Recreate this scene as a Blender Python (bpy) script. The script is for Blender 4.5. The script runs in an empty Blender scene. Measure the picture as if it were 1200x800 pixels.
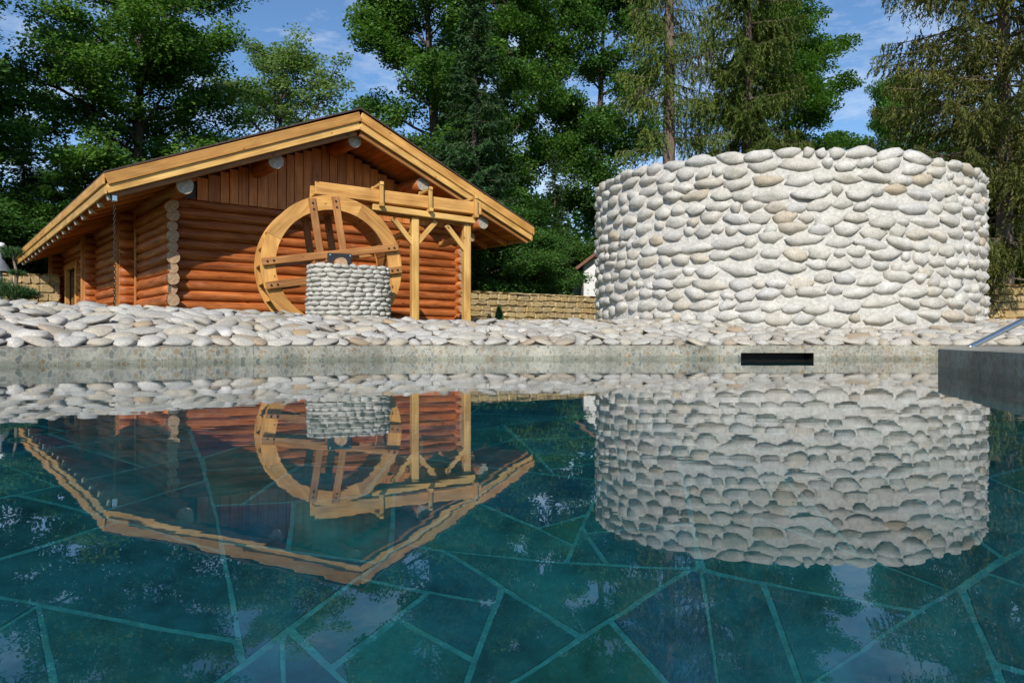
import bpy, math, random
import numpy as np
from mathutils import Vector, Matrix, noise as mnoise

# ------------------------------------------------------------------ camera, world, sun
S = bpy.context.scene
F, YH, CH = 860.0, 398.0, 0.214          # focal length (px of a 1200 px wide frame), horizon row, lens height over the water
cam = bpy.data.cameras.new('camera'); cam_o = bpy.data.objects.new('camera', cam)
S.collection.objects.link(cam_o)
cam.sensor_width = 36; cam.lens = F / 1200 * 36; cam.shift_y = (YH - 400) / 1200
cam.clip_start = 0.02; cam.clip_end = 2000
cam_o.location = (0, 0, CH); cam_o.rotation_euler = (math.radians(90), 0, 0)
S.camera = cam_o

SUN_EL, SUN_AZ = math.radians(33), math.radians(-7)     # azimuth: right of straight behind the camera
sun_dir = Vector((math.sin(SUN_AZ) * math.cos(SUN_EL), -math.cos(SUN_AZ) * math.cos(SUN_EL), math.sin(SUN_EL)))
sl = bpy.data.lights.new('sun', 'SUN'); sun_o = bpy.data.objects.new('sun', sl); S.collection.objects.link(sun_o)
sl.energy = 4.2; sl.angle = math.radians(0.5); sl.color = (1.0, 0.95, 0.87)
sun_o.rotation_euler = (-sun_dir).to_track_quat('-Z', 'Y').to_euler()
sl.cycles.is_caustics_light = True

world = bpy.data.worlds.new('World'); S.world = world; world.use_nodes = True
wn, wl = world.node_tree.nodes, world.node_tree.links
wn.clear()
wout = wn.new('ShaderNodeOutputWorld'); wbg = wn.new('ShaderNodeBackground'); sky = wn.new('ShaderNodeTexSky')
sky.sky_type = 'NISHITA'; sky.sun_disc = False; sky.sun_elevation = SUN_EL
sky.sun_rotation = math.atan2(sun_dir.x, sun_dir.y)
sky.air_density = 1.0; sky.dust_density = 0.0; sky.ozone_density = 4.0
wbg.inputs['Strength'].default_value = 0.15
wtc = wn.new('ShaderNodeTexCoord'); wmap = wn.new('ShaderNodeMapping'); wmap.inputs['Scale'].default_value = (2.2, 2.2, 7.0)
wmap.inputs['Rotation'].default_value = (0.25, 0.2, 0.4)
wno = wn.new('ShaderNodeTexNoise'); wno.inputs['Scale'].default_value = 2.4; wno.inputs['Detail'].default_value = 9; wno.inputs['Roughness'].default_value = 0.68
wra = wn.new('ShaderNodeMapRange'); wra.inputs['From Min'].default_value = 0.46; wra.inputs['From Max'].default_value = 0.78
wra.inputs['To Max'].default_value = 0.62
wmx = wn.new('ShaderNodeMix'); wmx.data_type = 'RGBA'; wmx.inputs['B'].default_value = (6.5, 6.9, 7.4, 1)
wl.new(wtc.outputs['Generated'], wmap.inputs['Vector']); wl.new(wmap.outputs['Vector'], wno.inputs['Vector'])
wl.new(wno.outputs['Fac'], wra.inputs['Value']); wl.new(wra.outputs['Result'], wmx.inputs['Factor'])
whs = wn.new('ShaderNodeHueSaturation'); whs.inputs['Saturation'].default_value = 1.08; whs.inputs['Value'].default_value = .88
wl.new(sky.outputs['Color'], whs.inputs['Color']); wl.new(whs.outputs['Color'], wmx.inputs['A']); wl.new(wmx.outputs['Result'], wbg.inputs['Color'])
wl.new(wbg.outputs['Background'], wout.inputs['Surface'])

vs = S.view_settings
vs.view_transform = 'Standard'; vs.look = 'None'; vs.gamma = 1; vs.exposure = 0.10; vs.use_curve_mapping = False
S.render.engine = 'CYCLES'
S.cycles.caustics_refractive = True; S.cycles.caustics_reflective = False
S.cycles.max_bounces = 10; S.cycles.transmission_bounces = 8; S.cycles.diffuse_bounces = 4; S.cycles.glossy_bounces = 4
S.cycles.sample_clamp_indirect = 4.0
S.cycles.use_denoising = True

# ------------------------------------------------------------------ helpers
COL = S.collection
WM = {}                                   # world matrix of everything built
rng = np.random.default_rng(7)
R = random.Random(11)

def px(u, v, Y):
    """point at depth Y seen at photograph pixel (u, v)"""
    return Vector(((u - 600) / F * Y, Y, CH + (YH - v) / F * Y))

def link(o, parent=None, world=None):
    COL.objects.link(o)
    world = world or Matrix.Identity(4)
    if parent is not None:
        o.parent = parent; o.matrix_parent_inverse = WM[parent.name].inverted()
    o.matrix_basis = world; WM[o.name] = world.copy()
    return o

def tag(o, label=None, cat=None, group=None, kind=None):
    if label: o['label'] = label
    if cat: o['category'] = cat
    if group: o['group'] = group
    if kind: o['kind'] = kind
    return o

def thing(name, label, cat, loc=(0, 0, 0), group=None):
    o = bpy.data.objects.new(name, None); o.empty_display_size = 0.2
    link(o, None, Matrix.Translation(Vector(loc)))
    return tag(o, label, cat, group)

def data(name, verts, faces, mats, smooth=False, matidx=None):
    me = bpy.data.meshes.new(name)
    me.from_pydata([tuple(v) for v in verts], [], [tuple(f) for f in faces])
    for m in (mats if isinstance(mats, (list, tuple)) else [mats]): me.materials.append(m)
    if smooth: me.polygons.foreach_set('use_smooth', [True] * len(me.polygons))
    if matidx is not None: me.polygons.foreach_set('material_index', matidx)
    me.update()
    return me

def fastdata(name, V, quads, mat, smooth=False):
    """numpy verts (n,3) and faces (m,k) to a mesh"""
    me = bpy.data.meshes.new(name); m, k = quads.shape
    me.vertices.add(len(V)); me.vertices.foreach_set('co', np.ascontiguousarray(V, dtype=np.float32).ravel())
    me.loops.add(m * k); me.loops.foreach_set('vertex_index', np.ascontiguousarray(quads, dtype=np.int32).ravel())
    me.polygons.add(m); me.polygons.foreach_set('loop_start', np.arange(0, m * k, k, dtype=np.int32))
    me.materials.append(mat)
    if smooth: me.polygons.foreach_set('use_smooth', np.ones(m, dtype=bool))
    me.update(calc_edges=True); me.validate()
    return me

def obj(name, me, parent=None, world=None):
    return link(bpy.data.objects.new(name, me), parent, world)

def frame(p0, p1, up=(0, 0, 1)):
    p0, p1 = Vector(p0), Vector(p1)
    x = (p1 - p0).normalized(); up = Vector(up)
    y = up.cross(x)
    if y.length < 1e-4: y = Vector((0, 1, 0)).cross(x)
    y.normalize(); z = x.cross(y)
    M = Matrix((x, y, z)).transposed().to_4x4(); M.translation = p0
    return M

def box_data(name, L, w, h, mat, ch=0.012):
    """chamfered beam along +X, centred on the axis"""
    c = min(ch, w * .3, h * .3); a, b = w / 2, h / 2
    prof = [(-a + c, -b), (a - c, -b), (a, -b + c), (a, b - c), (a - c, b), (-a + c, b), (-a, b - c), (-a, -b + c)]
    ins = [(y * (1 - c / a * .8), z * (1 - c / b * .8)) for y, z in prof]
    V = [(0, y, z) for y, z in ins] + [(c, y, z) for y, z in prof] + [(L - c, y, z) for y, z in prof] + [(L, y, z) for y, z in ins]
    Fc = []
    for k in range(3):
        for i in range(8):
            j = (i + 1) % 8
            Fc.append((k * 8 + i, k * 8 + j, k * 8 + 8 + j, k * 8 + 8 + i))
    Fc.append(tuple(range(7, -1, -1))); Fc.append(tuple(range(24, 32)))
    return data(name, V, Fc, mat)

def beam(name, p0, p1, w, h, mat, parent=None, up=(0, 0, 1), ch=0.012):
    return obj(name, box_data(name, (Vector(p1) - Vector(p0)).length, w, h, mat, ch), parent, frame(p0, p1, up))

def tube_np(pts, rad, sides=8, cap=True):
    pts = [Vector(p) for p in pts]; V = []; Fc = []
    n = len(pts); ref = Vector((0.31, 0.17, 0.93))
    for i, p in enumerate(pts):
        d = (pts[min(i + 1, n - 1)] - pts[max(i - 1, 0)]).normalized()
        a = d.cross(ref)
        if a.length < 1e-3: a = d.cross(Vector((1, 0, 0)))
        a.normalize(); b = d.cross(a)
        for k in range(sides):
            t = 2 * math.pi * k / sides
            V.append(p + (a * math.cos(t) + b * math.sin(t)) * rad[i])
    for i in range(n - 1):
        for k in range(sides):
            k2 = (k + 1) % sides
            Fc.append((i * sides + k, i * sides + k2, (i + 1) * sides + k2, (i + 1) * sides + k))
    if cap:
        Fc.append(tuple(range(sides - 1, -1, -1))); Fc.append(tuple(range((n - 1) * sides, n * sides)))
    return V, Fc

def log(name, p0, p1, r, parent, mats, seed=0, sides=14):
    """peeled log along local X with swells and knots; ends take the end-grain material"""
    p0, p1 = Vector(p0), Vector(p1); L = (p1 - p0).length
    n = max(3, int(L / .35)); V = []; Fc = []; mi = []
    for i in range(n + 1):
        x = L * i / n
        for k in range(sides):
            t = 2 * math.pi * k / sides
            q = Vector((x * 1.1, math.cos(t) * .6, math.sin(t) * .6)) + Vector((seed * 3.7, seed * 1.3, 0))
            rr = r * (1 + .11 * mnoise.noise(q) + .06 * mnoise.noise(q * 2.7))
            V.append((x, math.cos(t) * rr, math.sin(t) * rr))
    for i in range(n):
        for k in range(sides):
            k2 = (k + 1) % sides
            Fc.append((i * sides + k, (i + 1) * sides + k, (i + 1) * sides + k2, i * sides + k2)); mi.append(0)
    Fc.append(tuple(range(sides))); Fc.append(tuple(range((n + 1) * sides - 1, n * sides - 1, -1))); mi += [1, 1]
    me = data(name, V, Fc, mats, True, mi)
    for p in me.polygons[-2:]: p.use_smooth = False
    return obj(name, me, parent, frame(p0, p1))

# ------------------------------------------------------------------ materials
def mat_new(name):
    m = bpy.data.materials.new(name); m.use_nodes = True
    nt = m.node_tree; nt.nodes.clear()
    out = nt.nodes.new('ShaderNodeOutputMaterial')
    return m, nt.nodes, nt.links, out

def N(ns, typ, **kw):
    n = ns.new(typ)
    for k, v in kw.items():
        if k in n.inputs: n.inputs[k].default_value = v
        else: setattr(n, k, v)
    return n

def ramp(ns, stops, interp='LINEAR'):
    r = ns.new('ShaderNodeValToRGB'); r.color_ramp.interpolation = interp
    e = r.color_ramp.elements
    while len(e) < len(stops): e.new(0.5)
    for el, (p, c) in zip(e, stops): el.position = p; el.color = (*c, 1)
    return r

def mixc(ns, ls, fac, a, b, mode='MIX'):
    m = ns.new('ShaderNodeMix'); m.data_type = 'RGBA'; m.blend_type = mode
    for key, val in (('Factor', fac), ('A', a), ('B', b)):
        if hasattr(val, 'is_linked'): ls.new(val, m.inputs[key])
        else: m.inputs[key].default_value = val if key == 'Factor' else (*val, 1)
    return m.outputs['Result']

def rnd_out(ns, ls):
    """one number per piece: the object's random plus the island's"""
    oi = ns.new('ShaderNodeObjectInfo'); ge = ns.new('ShaderNodeNewGeometry')
    a = N(ns, 'ShaderNodeMath', operation='ADD'); f = N(ns, 'ShaderNodeMath', operation='FRACT')
    ls.new(oi.outputs['Random'], a.inputs[0]); ls.new(ge.outputs['Random Per Island'], a.inputs[1]); ls.new(a.outputs[0], f.inputs[0])
    return f.outputs[0]

def fin(ns, ls, out, col, rough=0.7, bump=None, bstr=0.3, bdist=0.01, spec=0.4):
    p = N(ns, 'ShaderNodeBsdfPrincipled', Roughness=rough)
    p.inputs['Specular IOR Level'].default_value = spec
    if hasattr(col, 'is_linked'): ls.new(col, p.inputs['Base Color'])
    else: p.inputs['Base Color'].default_value = (*col, 1)
    if bump is not None:
        b = N(ns, 'ShaderNodeBump', Strength=bstr, Distance=bdist); ls.new(bump, b.inputs['Height']); ls.new(b.outputs['Normal'], p.inputs['Normal'])
    ls.new(p.outputs['BSDF'], out.inputs['Surface'])
    return p

def stone_mat(name, stops, scale=9.0, dirt=(.30, .27, .22)):
    m, ns, ls, out = mat_new(name)
    rr = rnd_out(ns, ls); rp = ramp(ns, stops); ls.new(rr, rp.inputs['Fac'])
    ge = ns.new('ShaderNodeNewGeometry')
    no = N(ns, 'ShaderNodeTexNoise', Scale=scale, Detail=8.0, Roughness=0.65); ls.new(ge.outputs['Position'], no.inputs['Vector'])
    r2 = ramp(ns, [(.36, (0, 0, 0)), (.66, (1, 1, 1))]); ls.new(no.outputs['Fac'], r2.inputs['Fac'])
    big = N(ns, 'ShaderNodeTexNoise', Scale=2.3, Detail=3.0); ls.new(ge.outputs['Position'], big.inputs['Vector'])
    c1 = mixc(ns, ls, r2.outputs['Color'], dirt, rp.outputs['Color'])
    c2 = mixc(ns, ls, .45, rp.outputs['Color'], c1)
    sp = N(ns, 'ShaderNodeTexNoise', Scale=70.0, Detail=4.0); ls.new(ge.outputs['Position'], sp.inputs['Vector'])
    r3 = ramp(ns, [(.4, (.80, .80, .80)), (.62, (1.06, 1.05, 1.03))]); ls.new(sp.outputs['Fac'], r3.inputs['Fac'])
    c3 = mixc(ns, ls, 1.0, c2, r3.outputs['Color'], 'MULTIPLY')
    r4 = ramp(ns, [(.35, (.9, .88, .84)), (.7, (1.05, 1.05, 1.05))]); ls.new(big.outputs['Fac'], r4.inputs['Fac'])
    c4 = mixc(ns, ls, 1.0, c3, r4.outputs['Color'], 'MULTIPLY')
    fin(ns, ls, out, c4, .75, no.outputs['Fac'], .5, .012, .35)
    return m

PALE = [(0, (.64, .61, .56)), (.22, (.70, .68, .63)), (.40, (.59, .58, .56)), (.55, (.65, .61, .54)), (.72, (.71, .69, .65)), (.90, (.61, .57, .50)), (.965, (.56, .45, .32)), (1, (.70, .66, .58))]
M_TSTONE = stone_mat('tower_stone', PALE)
M_BSTONE = stone_mat('bank_cobble', [(0, (.50, .47, .42)), (.25, (.63, .60, .54)), (.45, (.50, .49, .46)), (.6, (.58, .51, .40)), (.78, (.66, .63, .58)), (.9, (.40, .36, .30)), (.96, (.48, .34, .20)), (1, (.50, .48, .44))], 8)
M_PSTONE = stone_mat('pier_pebble', [(0, (.58, .56, .51)), (.4, (.68, .66, .61)), (.7, (.54, .53, .50)), (1, (.70, .67, .61))], 12)
M_YSTONE = stone_mat('ochre_wall_stone', [(0, (.56, .38, .15)), (.3, (.68, .50, .24)), (.55, (.46, .32, .15)), (.8, (.62, .47, .26)), (1, (.52, .35, .14))], 7, (.24, .18, .10))

def mortar_mat(name, col, sc=24.0):
    m, ns, ls, out = mat_new(name)
    ge = ns.new('ShaderNodeNewGeometry')
    no = N(ns, 'ShaderNodeTexNoise', Scale=sc, Detail=8.0); ls.new(ge.outputs['Position'], no.inputs['Vector'])
    rp = ramp(ns, [(.3, tuple(c * .72 for c in col)), (.7, tuple(c * 1.1 for c in col))]); ls.new(no.outputs['Fac'], rp.inputs['Fac'])
    fin(ns, ls, out, rp.outputs['Color'], .9, no.outputs['Fac'], .8, .02, .2)
    return m
M_MORTAR = mortar_mat('pale_mortar', (.56, .53, .475)); M_YMORTAR = mortar_mat('ochre_mortar', (.40, .31, .18)); M_DMORTAR = mortar_mat('grey_mortar', (.30, .27, .23))

def wood_mat(name, cols, ring=(.5, .5, .5), rough=.55, knots=True, gs=26.0, spec=.35, cracks=False):
    """grain runs along the piece's own X"""
    m, ns, ls, out = mat_new(name)
    tc = ns.new('ShaderNodeTexCoord'); oi = ns.new('ShaderNodeObjectInfo')
    off = N(ns, 'ShaderNodeVectorMath', operation='SCALE'); off.inputs[0].default_value = (37, 19, 53); ls.new(oi.outputs['Random'], off.inputs['Scale'])
    ad = N(ns, 'ShaderNodeVectorMath', operation='ADD'); ls.new(tc.outputs['Object'], ad.inputs[0]); ls.new(off.outputs['Vector'], ad.inputs[1])
    mp = N(ns, 'ShaderNodeMapping'); mp.inputs['Scale'].default_value = (.9, gs, gs); ls.new(ad.outputs['Vector'], mp.inputs['Vector'])
    g = N(ns, 'ShaderNodeTexNoise', Scale=1.0, Detail=7.0, Roughness=.6, Distortion=.6); ls.new(mp.outputs['Vector'], g.inputs['Vector'])
    rp = ramp(ns, [(.28, cols[0]), (.5, cols[1]), (.74, cols[2])]); ls.new(g.outputs['Fac'], rp.inputs['Fac'])
    mp2 = N(ns, 'ShaderNodeMapping'); mp2.inputs['Scale'].default_value = (1.1, 3.0, 3.0); ls.new(ad.outputs['Vector'], mp2.inputs['Vector'])
    b = N(ns, 'ShaderNodeTexNoise', Scale=1.5, Detail=4.0); ls.new(mp2.outputs['Vector'], b.inputs['Vector'])
    r2 = ramp(ns, [(.3, (.68, .62, .56)), (.7, (1.12, 1.12, 1.12))]); ls.new(b.outputs['Fac'], r2.inputs['Fac'])
    c = mixc(ns, ls, 1.0, rp.outputs['Color'], r2.outputs['Color'], 'MULTIPLY')
    r3 = ramp(ns, [(0, (.78, .74, .70)), (.5, (1, 1, 1)), (1, (1.16, 1.14, 1.1))]); ls.new(oi.outputs['Random'], r3.inputs['Fac'])
    c = mixc(ns, ls, 1.0, c, r3.outputs['Color'], 'MULTIPLY')
    if knots:
        mp3 = N(ns, 'ShaderNodeMapping'); mp3.inputs['Scale'].default_value = (2.1, 4.2, 4.2); ls.new(ad.outputs['Vector'], mp3.inputs['Vector'])
        vo = N(ns, 'ShaderNodeTexVoronoi', Scale=1.0); ls.new(mp3.outputs['Vector'], vo.inputs['Vector'])
        rk = ramp(ns, [(.055, (.30, .20, .14)), (.11, (1, 1, 1))]); ls.new(vo.outputs['Distance'], rk.inputs['Fac'])
        c = mixc(ns, ls, 1.0, c, rk.outputs['Color'], 'MULTIPLY')
    if cracks:
        mp4 = N(ns, 'ShaderNodeMapping'); mp4.inputs['Scale'].default_value = (.55, 9, 9); ls.new(ad.outputs['Vector'], mp4.inputs['Vector'])
        k4 = N(ns, 'ShaderNodeTexNoise', Scale=1.0, Detail=4.0, Distortion=.3); ls.new(mp4.outputs['Vector'], k4.inputs['Vector'])
        r4 = ramp(ns, [(.485, (1, 1, 1)), (.5, (.42, .34, .30)), (.515, (1, 1, 1))]); ls.new(k4.outputs['Fac'], r4.inputs['Fac'])
        c = mixc(ns, ls, .7, c, r4.outputs['Color'], 'MULTIPLY')
        w5 = N(ns, 'ShaderNodeTexNoise', Scale=2.0, Detail=6.0, Roughness=.7); ls.new(mp2.outputs['Vector'], w5.inputs['Vector'])
        r5 = ramp(ns, [(.58, (0, 0, 0)), (.75, (1, 1, 1))]); ls.new(w5.outputs['Fac'], r5.inputs['Fac'])
        f5 = N(ns, 'ShaderNodeMath', operation='MULTIPLY'); f5.inputs[1].default_value = .45; ls.new(r5.outputs['Color'], f5.inputs[0])
        c = mixc(ns, ls, f5.outputs[0], c, (.52, .30, .18))
    fin(ns, ls, out, c, rough, g.outputs['Fac'], .35, .006, spec)
    return m
M_LOG = wood_mat('stained_log', [(.20, .048, .011), (.47, .135, .031), (.64, .22, .062)], rough=.52, gs=14, spec=.35, cracks=True)
M_PLANK = wood_mat('stained_plank', [(.48, .145, .034), (.70, .24, .062), (.80, .34, .105)], rough=.5)
M_SOFFIT = wood_mat('soffit_board', [(.42, .13, .030), (.58, .20, .050), (.68, .28, .085)], rough=.55)
M_PINE = wood_mat('fresh_pine', [(.48, .225, .052), (.66, .345, .095), (.76, .45, .155)], rough=.5)
M_PINE_PALE = wood_mat('pale_pine', [(.52, .285, .075), (.70, .42, .13), (.79, .52, .20)], rough=.5)
M_SPOKE = wood_mat('brown_pine', [(.26, .10, .028), (.40, .18, .055), (.50, .25, .09)], rough=.5)
M_TRIM = wood_mat('orange_trim', [(.36, .14, .04), (.50, .22, .07), (.60, .30, .11)], rough=.5)
M_DOOR = wood_mat('dark_door_wood', [(.05, .018, .008), (.09, .032, .014), (.13, .05, .02)], rough=.4)

def endgrain_mat(name, cols):
    m, ns, ls, out = mat_new(name)
    tc = ns.new('ShaderNodeTexCoord'); oi = ns.new('ShaderNodeObjectInfo')
    sp = ns.new('ShaderNodeSeparateXYZ'); ls.new(tc.outputs['Object'], sp.inputs[0])
    cb = ns.new('ShaderNodeCombineXYZ'); ls.new(sp.outputs['Y'], cb.inputs['X']); ls.new(sp.outputs['Z'], cb.inputs['Y'])
    w = N(ns, 'ShaderNodeTexWave', wave_type='RINGS', rings_direction='SPHERICAL', Scale=11.0, Distortion=3.0, Detail=3.0); ls.new(cb.outputs[0], w.inputs['Vector'])
    rp = ramp(ns, [(.0, cols[0]), (.6, cols[1]), (1, cols[2])]); ls.new(w.outputs['Fac'], rp.inputs['Fac'])
    no = N(ns, 'ShaderNodeTexNoise', Scale=16.0, Detail=5.0); ls.new(tc.outputs['Object'], no.inputs['Vector'])
    r2 = ramp(ns, [(.35, (.75, .72, .68)), (.65, (1.08, 1.08, 1.08))]); ls.new(no.outputs['Fac'], r2.inputs['Fac'])
    c = mixc(ns, ls, 1.0, rp.outputs['Color'], r2.outputs['Color'], 'MULTIPLY')
    fin(ns, ls, out, c, .8, no.outputs['Fac'], .3, .01, .2)
    return m
M_END = endgrain_mat('log_end_grain', [(.38, .22, .12), (.50, .33, .20), (.56, .40, .27)])
M_WEND = endgrain_mat('weathered_end_grain', [(.36, .31, .25), (.48, .43, .36), (.54, .49, .42)])

def plain(name, col, rough=.6, metal=0.0, spec=.5, sc=20, var=.18):
    m, ns, ls, out = mat_new(name)
    ge = ns.new('ShaderNodeNewGeometry'); no = N(ns, 'ShaderNodeTexNoise', Scale=float(sc), Detail=6.0); ls.new(ge.outputs['Position'], no.inputs['Vector'])
    rp = ramp(ns, [(.3, tuple(c * (1 - var) for c in col)), (.7, tuple(min(1, c * (1 + var)) for c in col))]); ls.new(no.outputs['Fac'], rp.inputs['Fac'])
    p = fin(ns, ls, out, rp.outputs['Color'], rough, no.outputs['Fac'], .15, .004, spec); p.inputs['Metallic'].default_value = metal
    return m
M_ROOF = plain('brown_roof_shingle', (.075, .045, .032), .85, var=.4)
M_BLACK = plain('black_steel', (.020, .020, .022), .45, 0, .5)
M_CHAIN = plain('dark_iron', (.03, .027, .025), .55, .6)
M_STEEL = plain('brushed_steel', (.62, .62, .62), .22, 1.0, var=.05)
M_WHITE = plain('white_render', (.74, .74, .72), .8, var=.06)
M_GLASS = plain('dark_window', (.02, .022, .025), .08, 0, .6)
M_LAMP = plain('lamp_grey_metal', (.16, .17, .18), .5, .2)
M_SLOT = plain('dark_skimmer_plastic', (.030, .022, .018), .5)
M_TILE = plain('brown_clay_tile', (.20, .09, .055), .8, var=.3)

# pool wall: polished aggregate with flat pebbles in it
m, ns, ls, out = mat_new('pebble_aggregate'); M_AGG = m
ge = ns.new('ShaderNodeNewGeometry')
mp = N(ns, 'ShaderNodeMapping'); mp.inputs['Scale'].default_value = (1, 1, .7); ls.new(ge.outputs['Position'], mp.inputs['Vector'])
wob = N(ns, 'ShaderNodeTexNoise', Scale=9.0, Detail=2.0); ls.new(mp.outputs['Vector'], wob.inputs['Vector'])
wv = N(ns, 'ShaderNodeVectorMath', operation='MULTIPLY_ADD'); wv.inputs[1].default_value = (.05, .05, .05)
ls.new(wob.outputs['Color'], wv.inputs[0]); ls.new(mp.outputs['Vector'], wv.inputs[2])
vo = N(ns, 'ShaderNodeTexVoronoi', Scale=27.0); ls.new(wv.outputs[0], vo.inputs['Vector'])
v2 = N(ns, 'ShaderNodeTexVoronoi', Scale=61.0); ls.new(wv.outputs[0], v2.inputs['Vector'])
PC_ = [(0, (.42, .40, .35)), (.2, (.30, .31, .29)), (.4, (.47, .45, .39)), (.58, (.33, .28, .20)), (.72, (.18, .20, .20)), (.85, (.40, .37, .31)), (.93, (.34, .22, .11)), (1, (.46, .45, .41))]
cs = []
for v_ in (vo, v2):
    sepc = ns.new('ShaderNodeSeparateColor'); ls.new(v_.outputs['Color'], sepc.inputs[0]); rc = ramp(ns, PC_); ls.new(sepc.outputs[1], rc.inputs['Fac']); cs.append(rc.outputs['Color'])
vd = N(ns, 'ShaderNodeTexVoronoi', Scale=27.0, feature='DISTANCE_TO_EDGE'); ls.new(wv.outputs[0], vd.inputs['Vector'])
re = ramp(ns, [(.03, (0, 0, 0)), (.10, (1, 1, 1))]); ls.new(vd.outputs['Distance'], re.inputs['Fac'])
cc = mixc(ns, ls, re.outputs['Color'], (.50, .49, .44), cs[0])
cc = mixc(ns, ls, .22, cc, cs[1])
st = N(ns, 'ShaderNodeTexNoise', Scale=1.7, Detail=7.0, Roughness=.65); ls.new(ge.outputs['Position'], st.inputs['Vector'])
rs = ramp(ns, [(.36, (.44, .45, .41)), (.5, (.80, .78, .71)), (.66, (1.12, 1.09, 1.0))]); ls.new(st.outputs['Fac'], rs.inputs['Fac'])
cc = mixc(ns, ls, 1.0, cc, rs.outputs['Color'], 'MULTIPLY')
sz_ = ns.new('ShaderNodeSeparateXYZ'); ls.new(ge.outputs['Position'], sz_.inputs[0])                 # scum line left by the water level
sn = N(ns, 'ShaderNodeMath', operation='MULTIPLY_ADD'); sn.inputs[1].default_value = -.06; ls.new(wob.outputs['Fac'], sn.inputs[0]); ls.new(sz_.outputs['Z'], sn.inputs[2])
rw = ramp(ns, [(.0, (.72, .76, .72)), (.018, (1, 1, 1))]); ls.new(sn.outputs[0], rw.inputs['Fac'])
cc = mixc(ns, ls, 1.0, cc, rw.outputs['Color'], 'MULTIPLY')
fin(ns, ls, out, cc, .5, vo.outputs['Distance'], .2, .004)

# flagstones of the pool floor: blue-green stone under pale green joints
m, ns, ls, out = mat_new('teal_flagstone'); M_FLAG = m
rr = rnd_out(ns, ls); rc = ramp(ns, [(0, (.006, .095, .115)), (.3, (.008, .130, .180)), (.5, (.007, .120, .115)), (.75, (.005, .088, .150)), (1, (.010, .155, .160))]); ls.new(rr, rc.inputs['Fac'])
ge = ns.new('ShaderNodeNewGeometry'); no = N(ns, 'ShaderNodeTexNoise', Scale=7.0, Detail=9.0, Roughness=.7); ls.new(ge.outputs['Position'], no.inputs['Vector'])
r2 = ramp(ns, [(.32, (.45, .5, .5)), (.68, (1.5, 1.4, 1.3))]); ls.new(no.outputs['Fac'], r2.inputs['Fac'])
cc = mixc(ns, ls, 1.0, rc.outputs['Color'], r2.outputs['Color'], 'MULTIPLY')
fin(ns, ls, out, cc, .8, no.outputs['Fac'], .4, .01, .2)
M_JOINT = mortar_mat('pale_green_joint', (.024, .25, .275))

# water
m, ns, ls, out = mat_new('clear_water'); M_WATER = m
gl = N(ns, 'ShaderNodeBsdfGlass', Roughness=0.0, IOR=1.40); gl.inputs['Color'].default_value = (1, 1, 1, 1)
tc = ns.new('ShaderNodeTexCoord')
mp = N(ns, 'ShaderNodeMapping'); mp.inputs['Scale'].default_value = (1.0, 2.2, 1); ls.new(tc.outputs['Object'], mp.inputs['Vector'])
n1 = N(ns, 'ShaderNodeTexNoise', Scale=2.2, Detail=2.5, Roughness=.45); ls.new(mp.outputs['Vector'], n1.inputs['Vector'])
bp = N(ns, 'ShaderNodeBump', Strength=1.0, Distance=.00042); n2 = N(ns, 'ShaderNodeTexNoise', Scale=11.0, Detail=2.0); ls.new(mp.outputs['Vector'], n2.inputs['Vector'])
ma = N(ns, 'ShaderNodeMath', operation='MULTIPLY_ADD'); ma.inputs[1].default_value = .10; ls.new(n2.outputs['Fac'], ma.inputs[0]); ls.new(n1.outputs['Fac'], ma.inputs[2])
ls.new(ma.outputs[0], bp.inputs['Height']); ls.new(bp.outputs['Normal'], gl.inputs['Normal'])
ls.new(gl.outputs['BSDF'], out.inputs['Surface'])

def leaf_mat(name, cols, trans=.45, rough=.5):
    m, ns, ls, out = mat_new(name)
    ge = ns.new('ShaderNodeNewGeometry'); oi = ns.new('ShaderNodeObjectInfo')
    rp = ramp(ns, [(0, cols[0]), (.5, cols[1]), (1, cols[2])]); ls.new(ge.outputs['Random Per Island'], rp.inputs['Fac'])
    no = N(ns, 'ShaderNodeTexNoise', Scale=.55, Detail=3.0); ls.new(ge.outputs['Position'], no.inputs['Vector'])
    r2 = ramp(ns, [(.3, (.62, .70, .62)), (.7, (1.25, 1.18, 1.1))]); ls.new(no.outputs['Fac'], r2.inputs['Fac'])
    c = mixc(ns, ls, 1.0, rp.outputs['Color'], r2.outputs['Color'], 'MULTIPLY')
    r3 = ramp(ns, [(0, (.85, .9, .9)), (1, (1.15, 1.1, 1.0))]); ls.new(oi.outputs['Random'], r3.inputs['Fac'])
    c = mixc(ns, ls, 1.0, c, r3.outputs['Color'], 'MULTIPLY')
    p = N(ns, 'ShaderNodeBsdfPrincipled', Roughness=rough); p.inputs['Specular IOR Level'].default_value = .3
    ls.new(c, p.inputs['Base Color'])
    t = ns.new('ShaderNodeBsdfTranslucent'); tcx = mixc(ns, ls, 1.0, c, (1.15, 1.25, .6), 'MULTIPLY'); ls.new(tcx, t.inputs['Color'])
    mx = N(ns, 'ShaderNodeMixShader', Fac=trans); ls.new(p.outputs['BSDF'], mx.inputs[1]); ls.new(t.outputs['BSDF'], mx.inputs[2])
    ls.new(mx.outputs[0], out.inputs['Surface'])
    return m
M_LEAF = leaf_mat('maple_leaf', [(.060, .150, .026), (.095, .205, .038), (.150, .265, .052)])
M_LEAF_DARK = leaf_mat('dark_leaf', [(.044, .120, .026), (.072, .170, .036), (.115, .220, .046)])
M_LEAF_LIGHT = leaf_mat('pale_leaf', [(.160, .250, .075), (.215, .310, .100), (.270, .360, .130)], .5)
M_NEEDLE = leaf_mat('spruce_needle', [(.065, .110, .018), (.105, .155, .028), (.150, .175, .038)], .25, .6)
M_NEEDLE_OLIVE = leaf_mat('olive_spruce_needle', [(.065, .092, .022), (.105, .125, .032), (.165, .150, .042)], .25, .6)
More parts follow.
